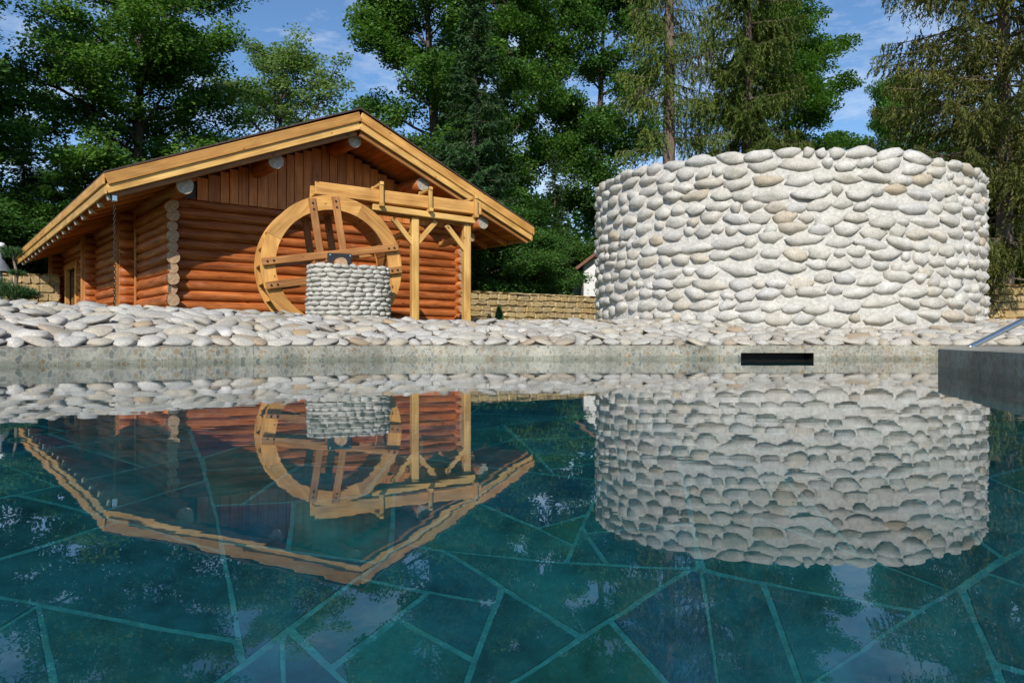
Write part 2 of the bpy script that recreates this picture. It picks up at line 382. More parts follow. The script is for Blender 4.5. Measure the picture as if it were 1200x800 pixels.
M_FIR = leaf_mat('dark_fir_needle', [(.026, .070, .022), (.042, .098, .030), (.065, .125, .038)], .12, .6)

def bark_mat(name, c0, c1):
    m, ns, ls, out = mat_new(name)
    ge = ns.new('ShaderNodeNewGeometry'); mp = N(ns, 'ShaderNodeMapping'); mp.inputs['Scale'].default_value = (14, 14, 3); ls.new(ge.outputs['Position'], mp.inputs['Vector'])
    no = N(ns, 'ShaderNodeTexNoise', Scale=1.0, Detail=8.0); ls.new(mp.outputs['Vector'], no.inputs['Vector'])
    rp = ramp(ns, [(.3, c0), (.7, c1)]); ls.new(no.outputs['Fac'], rp.inputs['Fac'])
    fin(ns, ls, out, rp.outputs['Color'], .9, no.outputs['Fac'], .9, .05, .15)
    return m
M_BARK = bark_mat('grey_bark', (.05, .04, .03), (.13, .10, .08)); M_SBARK = bark_mat('spruce_bark', (.10, .075, .055), (.24, .18, .14))
M_DEAD = bark_mat('dead_twig', (.09, .06, .04), (.17, .12, .08))

m, ns, ls, out = mat_new('grass_and_soil'); M_GROUND = m
ge = ns.new('ShaderNodeNewGeometry'); no = N(ns, 'ShaderNodeTexNoise', Scale=1.4, Detail=10.0, Roughness=.7); ls.new(ge.outputs['Position'], no.inputs['Vector'])
rp = ramp(ns, [(.3, (.05, .07, .02)), (.5, (.07, .10, .028)), (.7, (.14, .12, .07))]); ls.new(no.outputs['Fac'], rp.inputs['Fac'])
fin(ns, ls, out, rp.outputs['Color'], .95, no.outputs['Fac'], .8, .05, .1)

# ------------------------------------------------------------------ the pool: outline, bank line, heights
def chaikin(P, n=2):
    for _ in range(n):
        Q = [P[0]]
        for a, b in zip(P[:-1], P[1:]):
            Q += [(.75 * a[0] + .25 * b[0], .75 * a[1] + .25 * b[1]), (.25 * a[0] + .75 * b[0], .25 * a[1] + .75 * b[1])]
        P = Q + [P[-1]]
    return P
YW = 8.05                                            # far wall of the pool
WALL_TOP = .15
left_curve = chaikin([(-6.4, 1.2), (-5.7, 3.9), (-4.25, 5.85), (-2.4, 7.2), (-1.2, YW), (.8, YW)], 3)
SLOT = (2.51, 3.31)
BANK = [(-6.6, -2.0)] + left_curve + [(x, YW) for x in np.arange(1.2, 11.1, .4)]
POOL = [(-6.4, -2.4)] + left_curve + [(SLOT[0], YW), (SLOT[1], YW), (4.78, YW), (2.92, 5.03), (2.43, 3.49), (2.2, 2.0), (2.2, -2.4)]
BK = np.array(BANK); PL = np.array(POOL)

def seg_dist(pts, poly):
    """distance from (n,2) points to a polyline, side sign (+ left of travel) and arc position"""
    best = np.full(len(pts), 1e9); side = np.zeros(len(pts)); arc = np.zeros(len(pts)); acc = 0.0
    for a, b in zip(poly[:-1], poly[1:]):
        d = b - a; L = np.hypot(*d)
        if L < 1e-6: continue
        w = pts - a; t = np.clip((w @ d) / L ** 2, 0, 1)
        q = w - t[:, None] * d; ds = np.hypot(q[:, 0], q[:, 1]); k = ds < best - 1e-9
        best[k] = ds[k]; side[k] = (d[0] * w[k, 1] - d[1] * w[k, 0]); arc[k] = acc + t[k] * L; acc += L
    return best, np.sign(side), arc

def inside(pts, poly):
    x, y = pts[:, 0], pts[:, 1]; r = np.zeros(len(pts), bool); n = len(poly)
    for i in range(n):
        a, b = poly[i], poly[(i + 1) % n]
        c = ((a[1] > y) != (b[1] > y)) & (x < (b[0] - a[0]) * (y - a[1]) / (b[1] - a[1] + 1e-12) + a[0])
        r ^= c
    return r

def ss(x): x = np.clip(x, 0, 1); return x * x * (3 - 2 * x)
def bank_h(pts):
    d, s, a = seg_dist(pts, BK)
    neg = s < 0; d = np.where(neg, 0.0, d)
    rise = .27 + .12 * ss((-pts[:, 0] - .5) / 4.5)
    h = .115 + rise * np.sin(np.pi / 2 * np.clip(d / 1.9, 0, 1))
    return np.where(neg, .183, h + (.44 - h) * ss((d - 2.6) / 2.2))

# ground: one sheet, fine near the pool with the pool cut out of it, coarse to the horizon
xs = np.concatenate([[-400, -150, -60, -30, -18], np.arange(-11, 11.01, .13), [18, 30, 60, 150, 400]])
ys = np.concatenate([[-400, -100, -30, -12], np.arange(-5, 14.01, .13), [20, 30, 50, 100, 200, 600]])
GX, GY = np.meshgrid(xs, ys); P2 = np.stack([GX.ravel(), GY.ravel()], 1)
GZ = bank_h(P2) - .04
nx, ny = len(xs), len(ys)
I = np.arange(nx * ny).reshape(ny, nx)
Q = np.stack([I[:-1, :-1].ravel(), I[:-1, 1:].ravel(), I[1:, 1:].ravel(), I[1:, :-1].ravel()], 1)
cen = P2[Q].mean(1); dd, _, _ = seg_dist(cen, np.vstack([PL, PL[:1]]))
keep = ~(inside(cen, PL) | (dd < .13))
ground = obj('ground', fastdata('ground', np.column_stack([P2, GZ]), Q[keep], M_GROUND, True)); tag(ground, kind='structure')

# pool wall: inner face, top and outer face; the back stretch has the skimmer opening in it
def offset(P, d):
    P = np.array(P); n = len(P); O = []
    for i in range(n):
        a, b, c = P[i - 1], P[i], P[(i + 1) % n]
        e1 = (b - a) / np.hypot(*(b - a)); e2 = (c - b) / np.hypot(*(c - b))
        n1 = np.array([-e1[1], e1[0]]); n2 = np.array([-e2[1], e2[0]]); m_ = n1 + n2; m_ /= max(np.hypot(*m_), 1e-6)
        O.append(b + m_ * d / max(m_ @ n1, .5))
    return np.array(O)
OUT = offset(POOL, .34); DEPTH = -1.25
V, Fc = [], []
n = len(POOL)
for k, ((x, y), (ox, oy)) in enumerate(zip(POOL, OUT)):
    V += [(x, y, DEPTH - .05), (x, y, -.09), (x, y, .070), (x, y, WALL_TOP), (ox, oy, WALL_TOP), (ox, oy, -.3)]
slot_i = POOL.index((SLOT[0], YW))
for i in range(n):
    j = (i + 1) % n; a, b = i * 6, j * 6
    for k in range(5):
        if k == 1 and i == slot_i: continue
        Fc.append((a + k, b + k, b + k + 1, a + k + 1))
pool_wall = obj('pool_wall', data('pool_wall', V, Fc, M_AGG)); tag(pool_wall, kind='structure')
x0, x1 = SLOT
V = [(x, y, z) for y in (YW + .003, YW + .28) for x in (x0, x1) for z in (-.09, .070)]
obj('skimmer_opening', data('skimmer_opening', V, [(0, 2, 6, 4), (1, 5, 7, 3), (0, 4, 5, 1), (2, 3, 7, 6), (4, 6, 7, 5)], M_SLOT), pool_wall)

ledge = obj('pool_ledge', data('pool_ledge', [(x, y, .1475) for x, y in ((2.45, -2.4), (2.5, 2.0), (2.72, 3.49), (3.2, 5.03), (5.05, 8.0), (10.8, 8.03), (10.8, -2.4))], [(6, 5, 4, 3, 2, 1, 0)], M_AGG)); tag(ledge, kind='structure')

# pool floor with polygonal flagstones
floor = obj('pool_floor', data('pool_floor', [(-7, -2.6, DEPTH), (5.2, -2.6, DEPTH), (5.2, 8.3, DEPTH), (-7, 8.3, DEPTH)], [(0, 1, 2, 3)], M_JOINT)); tag(floor, kind='structure')
fr = random.Random(12)
def clip(poly, px_, py_, nx_, ny_):
    o = []
    for i in range(len(poly)):
        a, b = poly[i], poly[(i + 1) % len(poly)]
        da = (a[0] - px_) * nx_ + (a[1] - py_) * ny_; db = (b[0] - px_) * nx_ + (b[1] - py_) * ny_
        if da <= 0: o.append(a)
        if da * db < 0:
            t = da / (da - db); o.append((a[0] + t * (b[0] - a[0]), a[1] + t * (b[1] - a[1])))
    return o
def area(P): return abs(sum(P[i - 1][0] * P[i][1] - P[i][0] * P[i - 1][1] for i in range(len(P)))) / 2
def split(P):
    """crazy paving: cut a slab by a random line until it is small enough"""
    cx, cy = sum(p[0] for p in P) / len(P), sum(p[1] for p in P) / len(P); A = area(P)
    near = -2.6 < cx < 2.6 and .7 < cy < 4.1
    if A < (fr.uniform(.035, .20) if near else fr.uniform(.8, 2.0)): return [P]
    L = [(math.dist(P[i - 1], P[i]), i) for i in range(len(P))]; i = max(L)[1]; d = (P[i][0] - P[i - 1][0], P[i][1] - P[i - 1][1])
    t = fr.uniform(.32, .68); q = (P[i - 1][0] + d[0] * t, P[i - 1][1] + d[1] * t)
    a = math.atan2(d[1], d[0]) + fr.gauss(0, .42); nx_, ny_ = math.cos(a), math.sin(a)
    return [r for X in (clip(P, *q, nx_, ny_), clip(P, *q, -nx_, -ny_)) if len(X) > 2 and area(X) > .004 for r in split(X)]
slabs = split([(-6.9, -2.5), (5.1, -2.9), (5.1, 8.2), (-6.9, 8.2)])
for P in slabs:
    s = (sum(p[0] for p in P) / len(P), sum(p[1] for p in P) / len(P)); poly = P
    for i in range(len(P)):
        a, b = P[i - 1], P[i]; L = math.dist(a, b)
        if L < 1e-4: continue
        nx_, ny_ = (b[1] - a[1]) / L, -(b[0] - a[0]) / L
        if (s[0] - a[0]) * nx_ + (s[1] - a[1]) * ny_ > 0: nx_, ny_ = -nx_, -ny_
        jw = fr.uniform(.0025, .006); poly = clip(poly, a[0] - nx_ * jw, a[1] - ny_ * jw, nx_, ny_)
        if len(poly) < 3: break
    if len(poly) < 3: continue
    rough_ = []                                                    # broken edges
    for i in range(len(poly)):
        a, b = poly[i - 1], poly[i]; L = math.dist(a, b); kk = max(1, int(L / .10))
        for q in range(kk):
            f = q / kk; sh = 1 - (fr.uniform(0, .006) / max(.15, math.dist(a, s)) if q else fr.uniform(.0, .010) / max(.15, math.dist(a, s)))
            x, y = a[0] + (b[0] - a[0]) * f, a[1] + (b[1] - a[1]) * f; rough_.append((s[0] + (x - s[0]) * sh, s[1] + (y - s[1]) * sh))
    poly = rough_
    m_ = len(poly); z0 = .002 + .001 * fr.random()
    V = [(x - s[0], y - s[1], 0) for x, y in poly] + [((x - s[0]) * .995, (y - s[1]) * .995, z0) for x, y in poly]
    Fc = [(i, (i + 1) % m_, m_ + (i + 1) % m_, m_ + i) for i in range(m_)] + [tuple(range(m_, 2 * m_))]
    o = obj('flagstone', data('flagstone', V, Fc, M_FLAG), floor, Matrix.Translation((s[0], s[1], DEPTH + .001)))
    o.cycles.is_caustics_receiver = True
floor.cycles.is_caustics_receiver = True; pool_wall.cycles.is_caustics_receiver = True

wp = offset(POOL, .20)
water = obj('water', data('water', [(x, y, 0) for x, y in wp], [tuple(range(len(wp) - 1, -1, -1))], M_WATER, True)); tag(water, kind='structure')
water.cycles.is_caustics_caster = True

# ------------------------------------------------------------------ stones
import bmesh
def stone_variant(i, mat, name, p=.92, subdiv=2):
    bm = bmesh.new(); bmesh.ops.create_icosphere(bm, subdivisions=subdiv, radius=1.0)
    rr = random.Random(100 + i); o = Vector((rr.uniform(-50, 50), rr.uniform(-50, 50), rr.uniform(-50, 50)))
    tx, tz = rr.uniform(-.34, .34), rr.uniform(-.3, .3)
    for v in bm.verts:
        c = v.co.normalized()
        k = 1 + .42 * mnoise.noise(c * 1.2 + o) + .20 * mnoise.noise(c * 2.5 + o) + .06 * mnoise.noise(c * 5.5 + o)
        q = Vector([math.copysign(abs(t) ** p, t) for t in c]) * k
        q.z *= 1 + tx * q.x; q.x *= 1 + tz * q.z
        v.co = q
    me = bpy.data.meshes.new(name); bm.to_mesh(me); bm.free()
    me.materials.append(mat); me.polygons.foreach_set('use_smooth', [True] * len(me.polygons)); me.update()
    return me
def variants(mat, name, n, **kw):
    out = []
    for i in range(n):
        me = stone_variant(i + (hash(name) % 1 if False else len(name) * 13), mat, name, **kw)
        v = np.zeros(len(me.vertices) * 3, np.float32); me.vertices.foreach_get('co', v)
        f = np.zeros(len(me.polygons) * 3, np.int32); me.loops.foreach_get('vertex_index', f)
        out.append((me, v.reshape(-1, 3), f.reshape(-1, 3)))
    return out
def merge_stones(name, items, vars_, mat, parent):
    VV, FF, off = [], [], 0
    for vi, Mx in items:
        _, v, f = vars_[vi]; A = np.array(Mx)
        VV.append(v @ A[:3, :3].T + A[:3, 3]); FF.append(f + off); off += len(v)
    o = obj(name, fastdata(name, np.vstack(VV), np.vstack(FF), mat, True), parent); o['kind'] = 'stuff'
    return o
def place_stones(name, items, vars_, mat, parent, key, limit=300, rest_name=None):
    items = sorted(items, key=key)
    for vi, Mx in items[:limit]: obj(name, vars_[vi][0], parent, Mx)
    if len(items) > limit: merge_stones(rest_name, items[limit:], vars_, mat, parent)

def basis(x, y, z, loc, sx, sy, sz):
    M = Matrix((Vector(x) * sx, Vector(y) * sy, Vector(z) * sz)).transposed().to_4x4(); M.translation = Vector(loc); return M

# ---- round tower
TC, TR = Vector((4.16, 11.59)), 2.77
T_BASE = .25
def tower_top(x): return 2.53 - .040 * (x - 4.0)
tower = thing('stone_tower', 'low round tower faced with pale river stones on the cobbled pool bank', 'tower', (TC.x, TC.y, .25))
SEG = 96; V, Fc = [], []
for k in range(SEG):
    a = 2 * math.pi * k / SEG; c, s = math.cos(a), math.sin(a)
    zt = tower_top(TC.x + TR * c) - .05
    V += [(TC.x + TR * c, TC.y + TR * s, .0), (TC.x + TR * c, TC.y + TR * s, zt), (TC.x + (TR - .45) * c, TC.y + (TR - .45) * s, zt + .01), (TC.x + (TR - .45) * c, TC.y + (TR - .45) * s, .0)]
for k in range(SEG):
    j = (k + 1) % SEG
    for q in range(3): Fc.append((k * 4 + q, j * 4 + q, j * 4 + q + 1, k * 4 + q + 1))
obj('mortar_wall', data('mortar_wall', V, Fc, M_MORTAR, True), tower)
TV = variants(M_TSTONE, 'river_stone', 30, p=1.04)
items = []; NR = 15
for row in range(NR):
    ang = R.uniform(0, 1); start = ang
    while ang < start + 2 * math.pi - .05:
        w = R.choice([.15, .20, .25, .28, .31, .34, .39, .44]) * R.uniform(.9, 1.1)
        w = min(w, (start + 2 * math.pi - ang) * TR)
        a = ang + w / 2 / TR
        x, y = TC.x + TR * math.cos(a), TC.y + TR * math.sin(a)
        ht = (tower_top(x) - T_BASE) / NR
        z = T_BASE + ht * (row + .5) + (R.uniform(-.03, .03) + .03 * math.sin(a * 5 + row * .7)) * (1 if row < NR - 1 else .4)
        hh = ht * R.uniform(.82, 1.10) * (.85 if w < .22 else 1)
        rad = Vector((math.cos(a), math.sin(a), 0)); tan = Vector((-math.sin(a), math.cos(a), 0)); up = Vector((0, 0, 1))
        roll = R.gauss(0, .10); t2 = tan * math.cos(roll) + up * math.sin(roll); u2 = -tan * math.sin(roll) + up * math.cos(roll)
        lean = R.uniform(.25, .6); r2 = rad * math.cos(lean) + u2 * math.sin(lean); u3 = rad * -math.sin(lean) + u2 * math.cos(lean)
        if R.random() < .5: t2 = -t2
        dep = R.uniform(.062, .09)
        items.append((R.randrange(30), basis(t2, r2, u3, Vector((x, y, z)) + rad * R.uniform(-.022, .0), w * .505, dep, hh * .52)))
        ang += w / TR
camv = Vector((0, 0, CH))
def tkey(it):
    p = it[1].translation; n_ = Vector((p.x - TC.x, p.y - TC.y, 0)).normalized(); d = (camv - p)
    f = n_.dot(d.normalized())
    return -max(f, -.05) / d.length ** 2 * (it[1].to_scale().x)
place_stones('river_stone', items, TV, M_TSTONE, tower, tkey, 300, 'small_river_stones')

# ---- cobbled bank along the pool
bx = []
arc_len = np.concatenate([[0], np.cumsum(np.hypot(*np.diff(BK, axis=0).T))])
def bank_pt(a):
    x = np.interp(a, arc_len, BK[:, 0]); y = np.interp(a, arc_len, BK[:, 1])
    e = .12; tx = np.interp(a + e, arc_len, BK[:, 0]) - np.interp(a - e, arc_len, BK[:, 0]); ty = np.interp(a + e, arc_len, BK[:, 1]) - np.interp(a - e, arc_len, BK[:, 1])
    L = math.hypot(tx, ty); return x, y, tx / L, ty / L
ND, step = 12, 8
A_ = np.linspace(.3, arc_len[-1] - .2, 260); D_ = np.linspace(.02, 2.7, 24); V = []
for a in A_:
    x, y, tx, ty = bank_pt(a)
    for d in D_: V.append((x - ty * d, y + tx * d))
V2 = np.array(V); Z = bank_h(V2) + .03; Z = np.where(np.tile(np.arange(24), 260) == 0, .153, np.maximum(Z, .153))
I = np.arange(260 * 24).reshape(260, 24)
Q = np.stack([I[:-1, :-1].ravel(), I[1:, :-1].ravel(), I[1:, 1:].ravel(), I[:-1, 1:].ravel()], 1)
bank = obj('stone_bank', fastdata('stone_bank', np.column_stack([V2, Z]), Q, M_DMORTAR, True)); tag(bank, kind='structure')
BV = variants(M_BSTONE, 'cobble', 26, p=1.0)
items = []; d = .10; row = 0
while d < 2.55:
    a = 3.0 + R.uniform(0, .2); rowdep = R.uniform(.15, .195) if row else .155
    while a < arc_len[-1] - .5:
        w = R.choice([.13, .17, .21, .25, .29, .35]) * R.uniform(.9, 1.1)
        if row == 0: w = R.choice([.13, .17, .20, .23, .26])
        x, y, tx, ty = bank_pt(a + w / 2)
        dj = d + (R.uniform(-.035, .035) if row else 0)
        X, Y = x - ty * dj, y + tx * dj
        if math.hypot(X - TC.x, Y - TC.y) > TR - .02:
            z = float(bank_h(np.array([[X, Y]]))[0])
            zx = float(bank_h(np.array([[X - ty * .06, Y + tx * .06]]))[0])
            sl_ = math.atan2(zx - z, .06)
            tan = Vector((tx, ty, 0)); out_ = Vector((-ty, tx, 0)); up = Vector((0, 0, 1))
            g = out_ * math.cos(sl_) + up * math.sin(sl_); nn = g.cross(tan) * -1
            yaw = R.gauss(0, .33) if row else R.gauss(0, .08)
            t2 = tan * math.cos(yaw) + g * math.sin(yaw); g2 = -tan * math.sin(yaw) + g * math.cos(yaw)
            tl = R.gauss(0, .16); t3 = t2 * math.cos(tl) + nn * math.sin(tl); n3 = -t2 * math.sin(tl) + nn * math.cos(tl)
            th = R.uniform(.034, .054)
            if R.random() < .5: t3, g2 = -t3, -g2
            items.append((R.randrange(26), basis(t3, g2, n3, (X, Y, max(z + .045, .153 + th * .55) if row == 0 else z + .045 + R.uniform(-.01, .022)), w * .54, rowdep * .60, th)))
        a += w
    d += rowdep * .93; row += 1
def bkey(it):
    p = it[1].translation; u = abs(600 + F * p.x / max(p.y, .5) - 600)
    return (0 if u < 640 else 50) + (p - camv).length * (1 if u < 640 else 3)
items = [it for it in items if abs(it[1].translation.x) < .80 * it[1].translation.y + 1.5]
place_stones('cobble', items, BV, M_BSTONE, bank, bkey, 300, 'far_cobbles')

# ------------------------------------------------------------------ log cabin
TH = .676
CT = Vector((math.cos(TH), math.sin(TH), 0)); CN = Vector((-math.sin(TH), math.cos(TH), 0)); C0 = Vector((-7.712, 14.0, 0))
CW, CL = 10.57, 16.83
def cb(s, r, z): return C0 + CT * s + CN * r + Vector((0, 0, z))
Z_ET, Z_EB, Z_RT, Z_RB = 3.36, 2.99, 5.59, 5.15
SL = (Z_RB - Z_EB) / (CW / 2)
def under(s): return Z_EB + SL * (s if s < CW / 2 else CW - s)
cabin = thing('log_cabin', 'reddish log cabin with a broad low gable roof and honey coloured bargeboards', 'cabin', cb(CW / 2, CL / 2, .4))
LM = [M_LOG, M_END]; WMAT = [M_LOG, M_WEND]
LS, WS, RW = .228, 1.46, 1.55          # log spacing, side wall line, gable wall line
GZ0 = .40
nl = 13
for i in range(nl):                                                    # gable wall
    log('wall_log', cb(WS - .05, RW, GZ0 + LS * (i + .5)), cb(CW - WS + .35, RW, GZ0 + LS * (i + .5)), LS * .535, cabin, LM, i)
DOOR = (13.15, 15.35)
for i in range(nl + 1):                                                # left side wall, its ends stand out at the corner
    z = GZ0 + LS * i
    if z < .3: continue
    e = 1.20 + R.uniform(-.07, .09); rr = LS * (.60 if i % 2 else .50)
    if z < 2.72 and i > 0:
        log('wall_log', cb(WS, e, z), cb(WS, DOOR[0], z), rr, cabin, LM, 20 + i); log('wall_log', cb(WS, DOOR[1], z), cb(WS, 16.5, z), rr, cabin, LM, 40 + i)
    else:
        log('wall_log', cb(WS, e, z), cb(WS, 16.5, z), rr, cabin, LM, 20 + i)
for i in range(nl + 1):                                                # right side wall ends
    z = GZ0 + LS * i
    log('wall_log', cb(CW - WS, 1.25 + R.uniform(-.05, .05), z), cb(CW - WS, 16.5, z), LS * .5, cabin, LM, 60 + i)
for i in range(nl):
    log('wall_log', cb(WS, 16.4, GZ0 + LS * (i + .5)), cb(CW - WS, 16.4, GZ0 + LS * (i + .5)), LS * .53, cabin, LM, 80 + i)
for r_, so in ((4.37, 1.0), (9.74, 1.07), (16.35, .98)):               # three cross walls stand out under the eave
    for i in range(nl):
        z = GZ0 + LS * (i + .5)
        if z > under(so) - .1: continue
        log('stub_log', cb(so, r_, z), cb(WS + .1, r_, z), LS * .53, cabin, LM, 100 + i)
    beam('corner_board', cb(so - .02, r_ - .03, .3), cb(so - .02, r_ - .03, under(so) - .05), .05, .17, M_TRIM, cabin, up=CT)
beam('corner_board', cb(WS - .13, 4.16, .3), cb(WS - .13, 4.16, under(WS) - .1), .10, .05, M_TRIM, cabin, up=CT)
# door in the left side
dr = thing('x', None, None); bpy.data.objects.remove(dr)
door = beam('door', cb(WS + .02, sum(DOOR) / 2, .42), cb(WS + .02, sum(DOOR) / 2, 2.62), DOOR[1] - DOOR[0] - .2, .06, M_DOOR, cabin, up=CT)
beam('pane', cb(WS - .03, sum(DOOR) / 2, .9), cb(WS - .03, sum(DOOR) / 2, 2.45), (DOOR[1] - DOOR[0]) * .55, .02, M_GLASS, door, up=CT, ch=.004)
beam('door_handle', cb(WS - .05, DOOR[0] + .25, 1.35), cb(WS - .05, DOOR[0] + .25, 1.60), .03, .03, M_STEEL, door, up=CT)
for r_ in DOOR: beam('door_frame', cb(WS - .10, r_, .35), cb(WS - .10, r_, 2.78), .22, .14, M_PINE, cabin, up=CT)
beam('door_frame', cb(WS - .10, DOOR[0] - .3, 2.84), cb(WS - .10, DOOR[1] + .3, 2.84), .14, .22, M_TRIM, cabin)
# vertical gable planks
s = 2.02; pz = GZ0 + LS * nl - .03
while s < CW - 2.02:
    w = R.uniform(.20, .27); zt = min(under(s), under(s + w)) + .02
    x0 = cb(s + w / 2, RW - .11 + R.uniform(-.006, .006), pz); beam('gable_plank', x0, x0 + Vector((0, 0, zt - pz)), .028, w - .012, M_PLANK, cabin, up=CT, ch=.006)
    s += w
obj('gable_backing', data('gable_backing', [cb(1.6, RW - .06, pz - .05), cb(CW - 1.6, RW - .06, pz - .05), cb(CW - 1.6, RW - .06, under(1.6) + .05), cb(CW / 2, RW - .06, Z_RB + .05), cb(1.6, RW - .06, under(1.6) + .05)], [(0, 1, 2, 3, 4)], M_DOOR), cabin)
# purlins and ridge log, weathered pale ends
for k, s in enumerate((1.46, 3.38, CW / 2, CW - 3.38, CW - 1.46)):
    log('purlin', cb(s, .26, under(s) - .19), cb(s, 16.6, under(s) - .19), .175 if s != CW / 2 else .165, cabin, WMAT, 200 + k, 18)
for s, rr, e in ((1.40, .125, 1.15), (CW - 1.40, .12, .9)): log('wall_log', cb(s, e, under(1.46) - .52), cb(s, 6, under(1.46) - .52), rr, cabin, LM, 210)
# soffit boards laid along the roof on rafters
roof = obj('roof', data('roof', [cb(-.06, -.05, Z_ET + .02), cb(-.06, CL + .05, Z_ET + .02), cb(CW / 2, CL + .05, Z_RT + .05), cb(CW / 2, -.05, Z_RT + .05), cb(CW + .06, CL + .05, Z_ET + .02), cb(CW + .06, -.05, Z_ET + .02),
      cb(-.06, -.05, Z_ET + .055), cb(-.06, CL + .05, Z_ET + .055), cb(CW / 2, CL + .05, Z_RT + .085), cb(CW / 2, -.05, Z_RT + .085), cb(CW + .06, CL + .05, Z_ET + .055), cb(CW + .06, -.05, Z_ET + .055)],
      [(0, 3, 2, 1), (3, 5, 4, 2), (6, 7, 8, 9), (9, 8, 10, 11), (0, 1, 7, 6), (5, 11, 10, 4), (0, 6, 9, 3), (3, 9, 11, 5), (1, 2, 8, 7), (2, 4, 10, 8)], M_ROOF), cabin)
pitch = math.atan(SL); NB = 31
for side in (0, 1):
    for k in range(NB):
        s = (k + .5) * (CW / 2) / NB; z = under(s) + .10; ss_ = s if not side else CW - s
        nrm = (-CT * SL + Vector((0, 0, 1))) if not side else (CT * SL + Vector((0, 0, 1)))
        beam('soffit_board', cb(ss_, .06, z), cb(ss_, CL - .06, z), CW / 2 / NB / math.cos(pitch) - .010, .025, M_SOFFIT, roof, up=nrm.normalized(), ch=.006)
# rafters; their tails show below the fascia of the left eave
for k in range(17):
    r_ = .12 + k * .972
    for side in (0, 1):
        def rp_(s, dz): return cb(s if not side else CW - s, r_, under(s) + dz)
        if k == 0: beam('verge_rafter', rp_(.03, -.02), rp_(CW / 2 - .05, -.02), .09, .15, M_SPOKE, roof)
        else: beam('rafter', rp_(.04, .0), rp_(1.9, .0), .10, .15, M_SOFFIT, roof)
    o = beam('rafter_tail', cb(.005, r_, Z_EB - .055), cb(.10, r_, Z_EB - .02), .09, .12, M_WEND, roof)
# bargeboards in two layers, and fascia boards of the long eaves
hb = (Z_ET - Z_EB)
for side in (0, 1):
    def bp_(s, dz, r_): return cb(s if not side else CW - s, r_, dz + under(s))
    e = .0
    beam('bargeboard', bp_(-.035, .285, -.045), bp_(CW / 2 - .0, .285 + .03, -.045), .045, .215, M_PINE, roof)
    beam('bargeboard', bp_(-.02, .105, .0), bp_(CW / 2 - .0, .115, .0), .045, .18, M_PINE_PALE, roof)
    sx = -.03 if not side else CW + .03
    beam('fascia_board', cb(sx - (.04 if not side else -.04), -.05, Z_ET - .10), cb(sx - (.04 if not side else -.04), CL + .05, Z_ET - .10), .045, .20, M_PINE, roof)
    beam('fascia_board', cb(sx, -.02, Z_EB + .09), cb(sx, CL + .02, Z_EB + .09), .045, .19, M_PINE_PALE, roof)

# rain chain from the front corner of the eave
ch0 = cb(.12, .02, 0); chain = thing('rain_chain', 'dark iron rain chain hanging from the corner of the cabin eave', 'rain chain', (ch0.x, ch0.y, .4))
V, Fc = [], []
for i in range(12):
    t = 2 * math.pi * i / 12
    for k in range(5):
        q = 2 * math.pi * k / 5; rr = .021 + .0075 * math.cos(q); V.append((rr * math.cos(t), .0075 * math.sin(q), rr * 1.6 * math.sin(t)))
for i in range(12):
    for k in range(5): Fc.append((i * 5 + k, ((i + 1) % 12) * 5 + k, ((i + 1) % 12) * 5 + (k + 1) % 5, i * 5 + (k + 1) % 5))
lk = data('link', V, Fc, M_CHAIN, True); z = 2.86; k = 0
while z > .42:
    obj('link', lk, chain, Matrix.Translation((ch0.x, ch0.y, z)) @ Matrix.Rotation(TH + (math.pi / 2 if k % 2 else 0), 4, 'Z')); z -= .056; k += 1
beam('hanger', (ch0.x, ch0.y, 2.98), (ch0.x, ch0.y, 2.86), .12, .09, M_STEEL, chain, up=CT)

# ------------------------------------------------------------------ water wheel, pier, flume
WT = Vector((.89, .456, 0)).normalized(); WN = Vector((-WT.y, WT.x, 0))
WC = px(391, 312, 15.0); WR, WI, WD = 1.44, 1.15, .78
def wp_(a, r, d): return WC + (WT * math.cos(a) + Vector((0, 0, 1)) * math.sin(a)) * r + WN * d
wheel = thing('water_wheel', 'large honey coloured wooden water wheel standing before the log wall', 'water wheel', WC - Vector((0, 0, WR)))
NF = 8; ROT = math.radians(9)
for d in (0, WD):
    for k in range(NF):
        a0 = ROT + .2 + 2 * math.pi * k / NF; a1 = a0 + 2 * math.pi / NF - .004; V, Fc = [], []; ns_ = 8; Q_ = WC
        for i in range(ns_ + 1):
            a = a0 + (a1 - a0) * i / ns_
            for r_, dd_ in ((WI, d - .03), (WR, d - .03), (WR, d + .03), (WI, d + .03)): V.append(wp_(a, r_, dd_))
        am = (a0 + a1) / 2; M0 = frame(wp_(am, WR * .9, d), wp_(am + .2, WR * .9, d), WN); Mi = M0.inverted(); V = [Mi @ v for v in V]
        for i in range(ns_):
            for q in range(4): Fc.append((i * 4 + q, i * 4 + (q + 1) % 4, i * 4 + 4 + (q + 1) % 4, i * 4 + 4 + q))
        Fc += [(0, 3, 2, 1), tuple(ns_ * 4 + q for q in range(4))]
        obj('felloe', data('felloe', V, Fc, M_PINE), wheel, M0)
    fd = d + (-.045 if d == 0 else .045)
    for k in range(4):                                                 # two pairs of crossed spokes
        a = ROT + (0 if k < 2 else math.pi / 2); off = .235 * (1 if k % 2 else -1)
        e = (WT * math.cos(a) + Vector((0, 0, 1)) * math.sin(a)); f = (-WT * math.sin(a) + Vector((0, 0, 1)) * math.cos(a)); L = math.sqrt(WR ** 2 - off ** 2) - .02
        dd_ = fd + (-.055 if k < 2 else 0) * (1 if d == 0 else -1)
        c = WC + f * off + WN * dd_
        beam('spoke', c - e * L, c + e * L, .05, .15, M_SPOKE, wheel, up=f)
NPAD = 24
V_, F_ = tube_np([(0, 0, 0), (.018, 0, 0)], [.022, .020], 8); bolt_me = data('bolt', V_, F_, M_CHAIN)
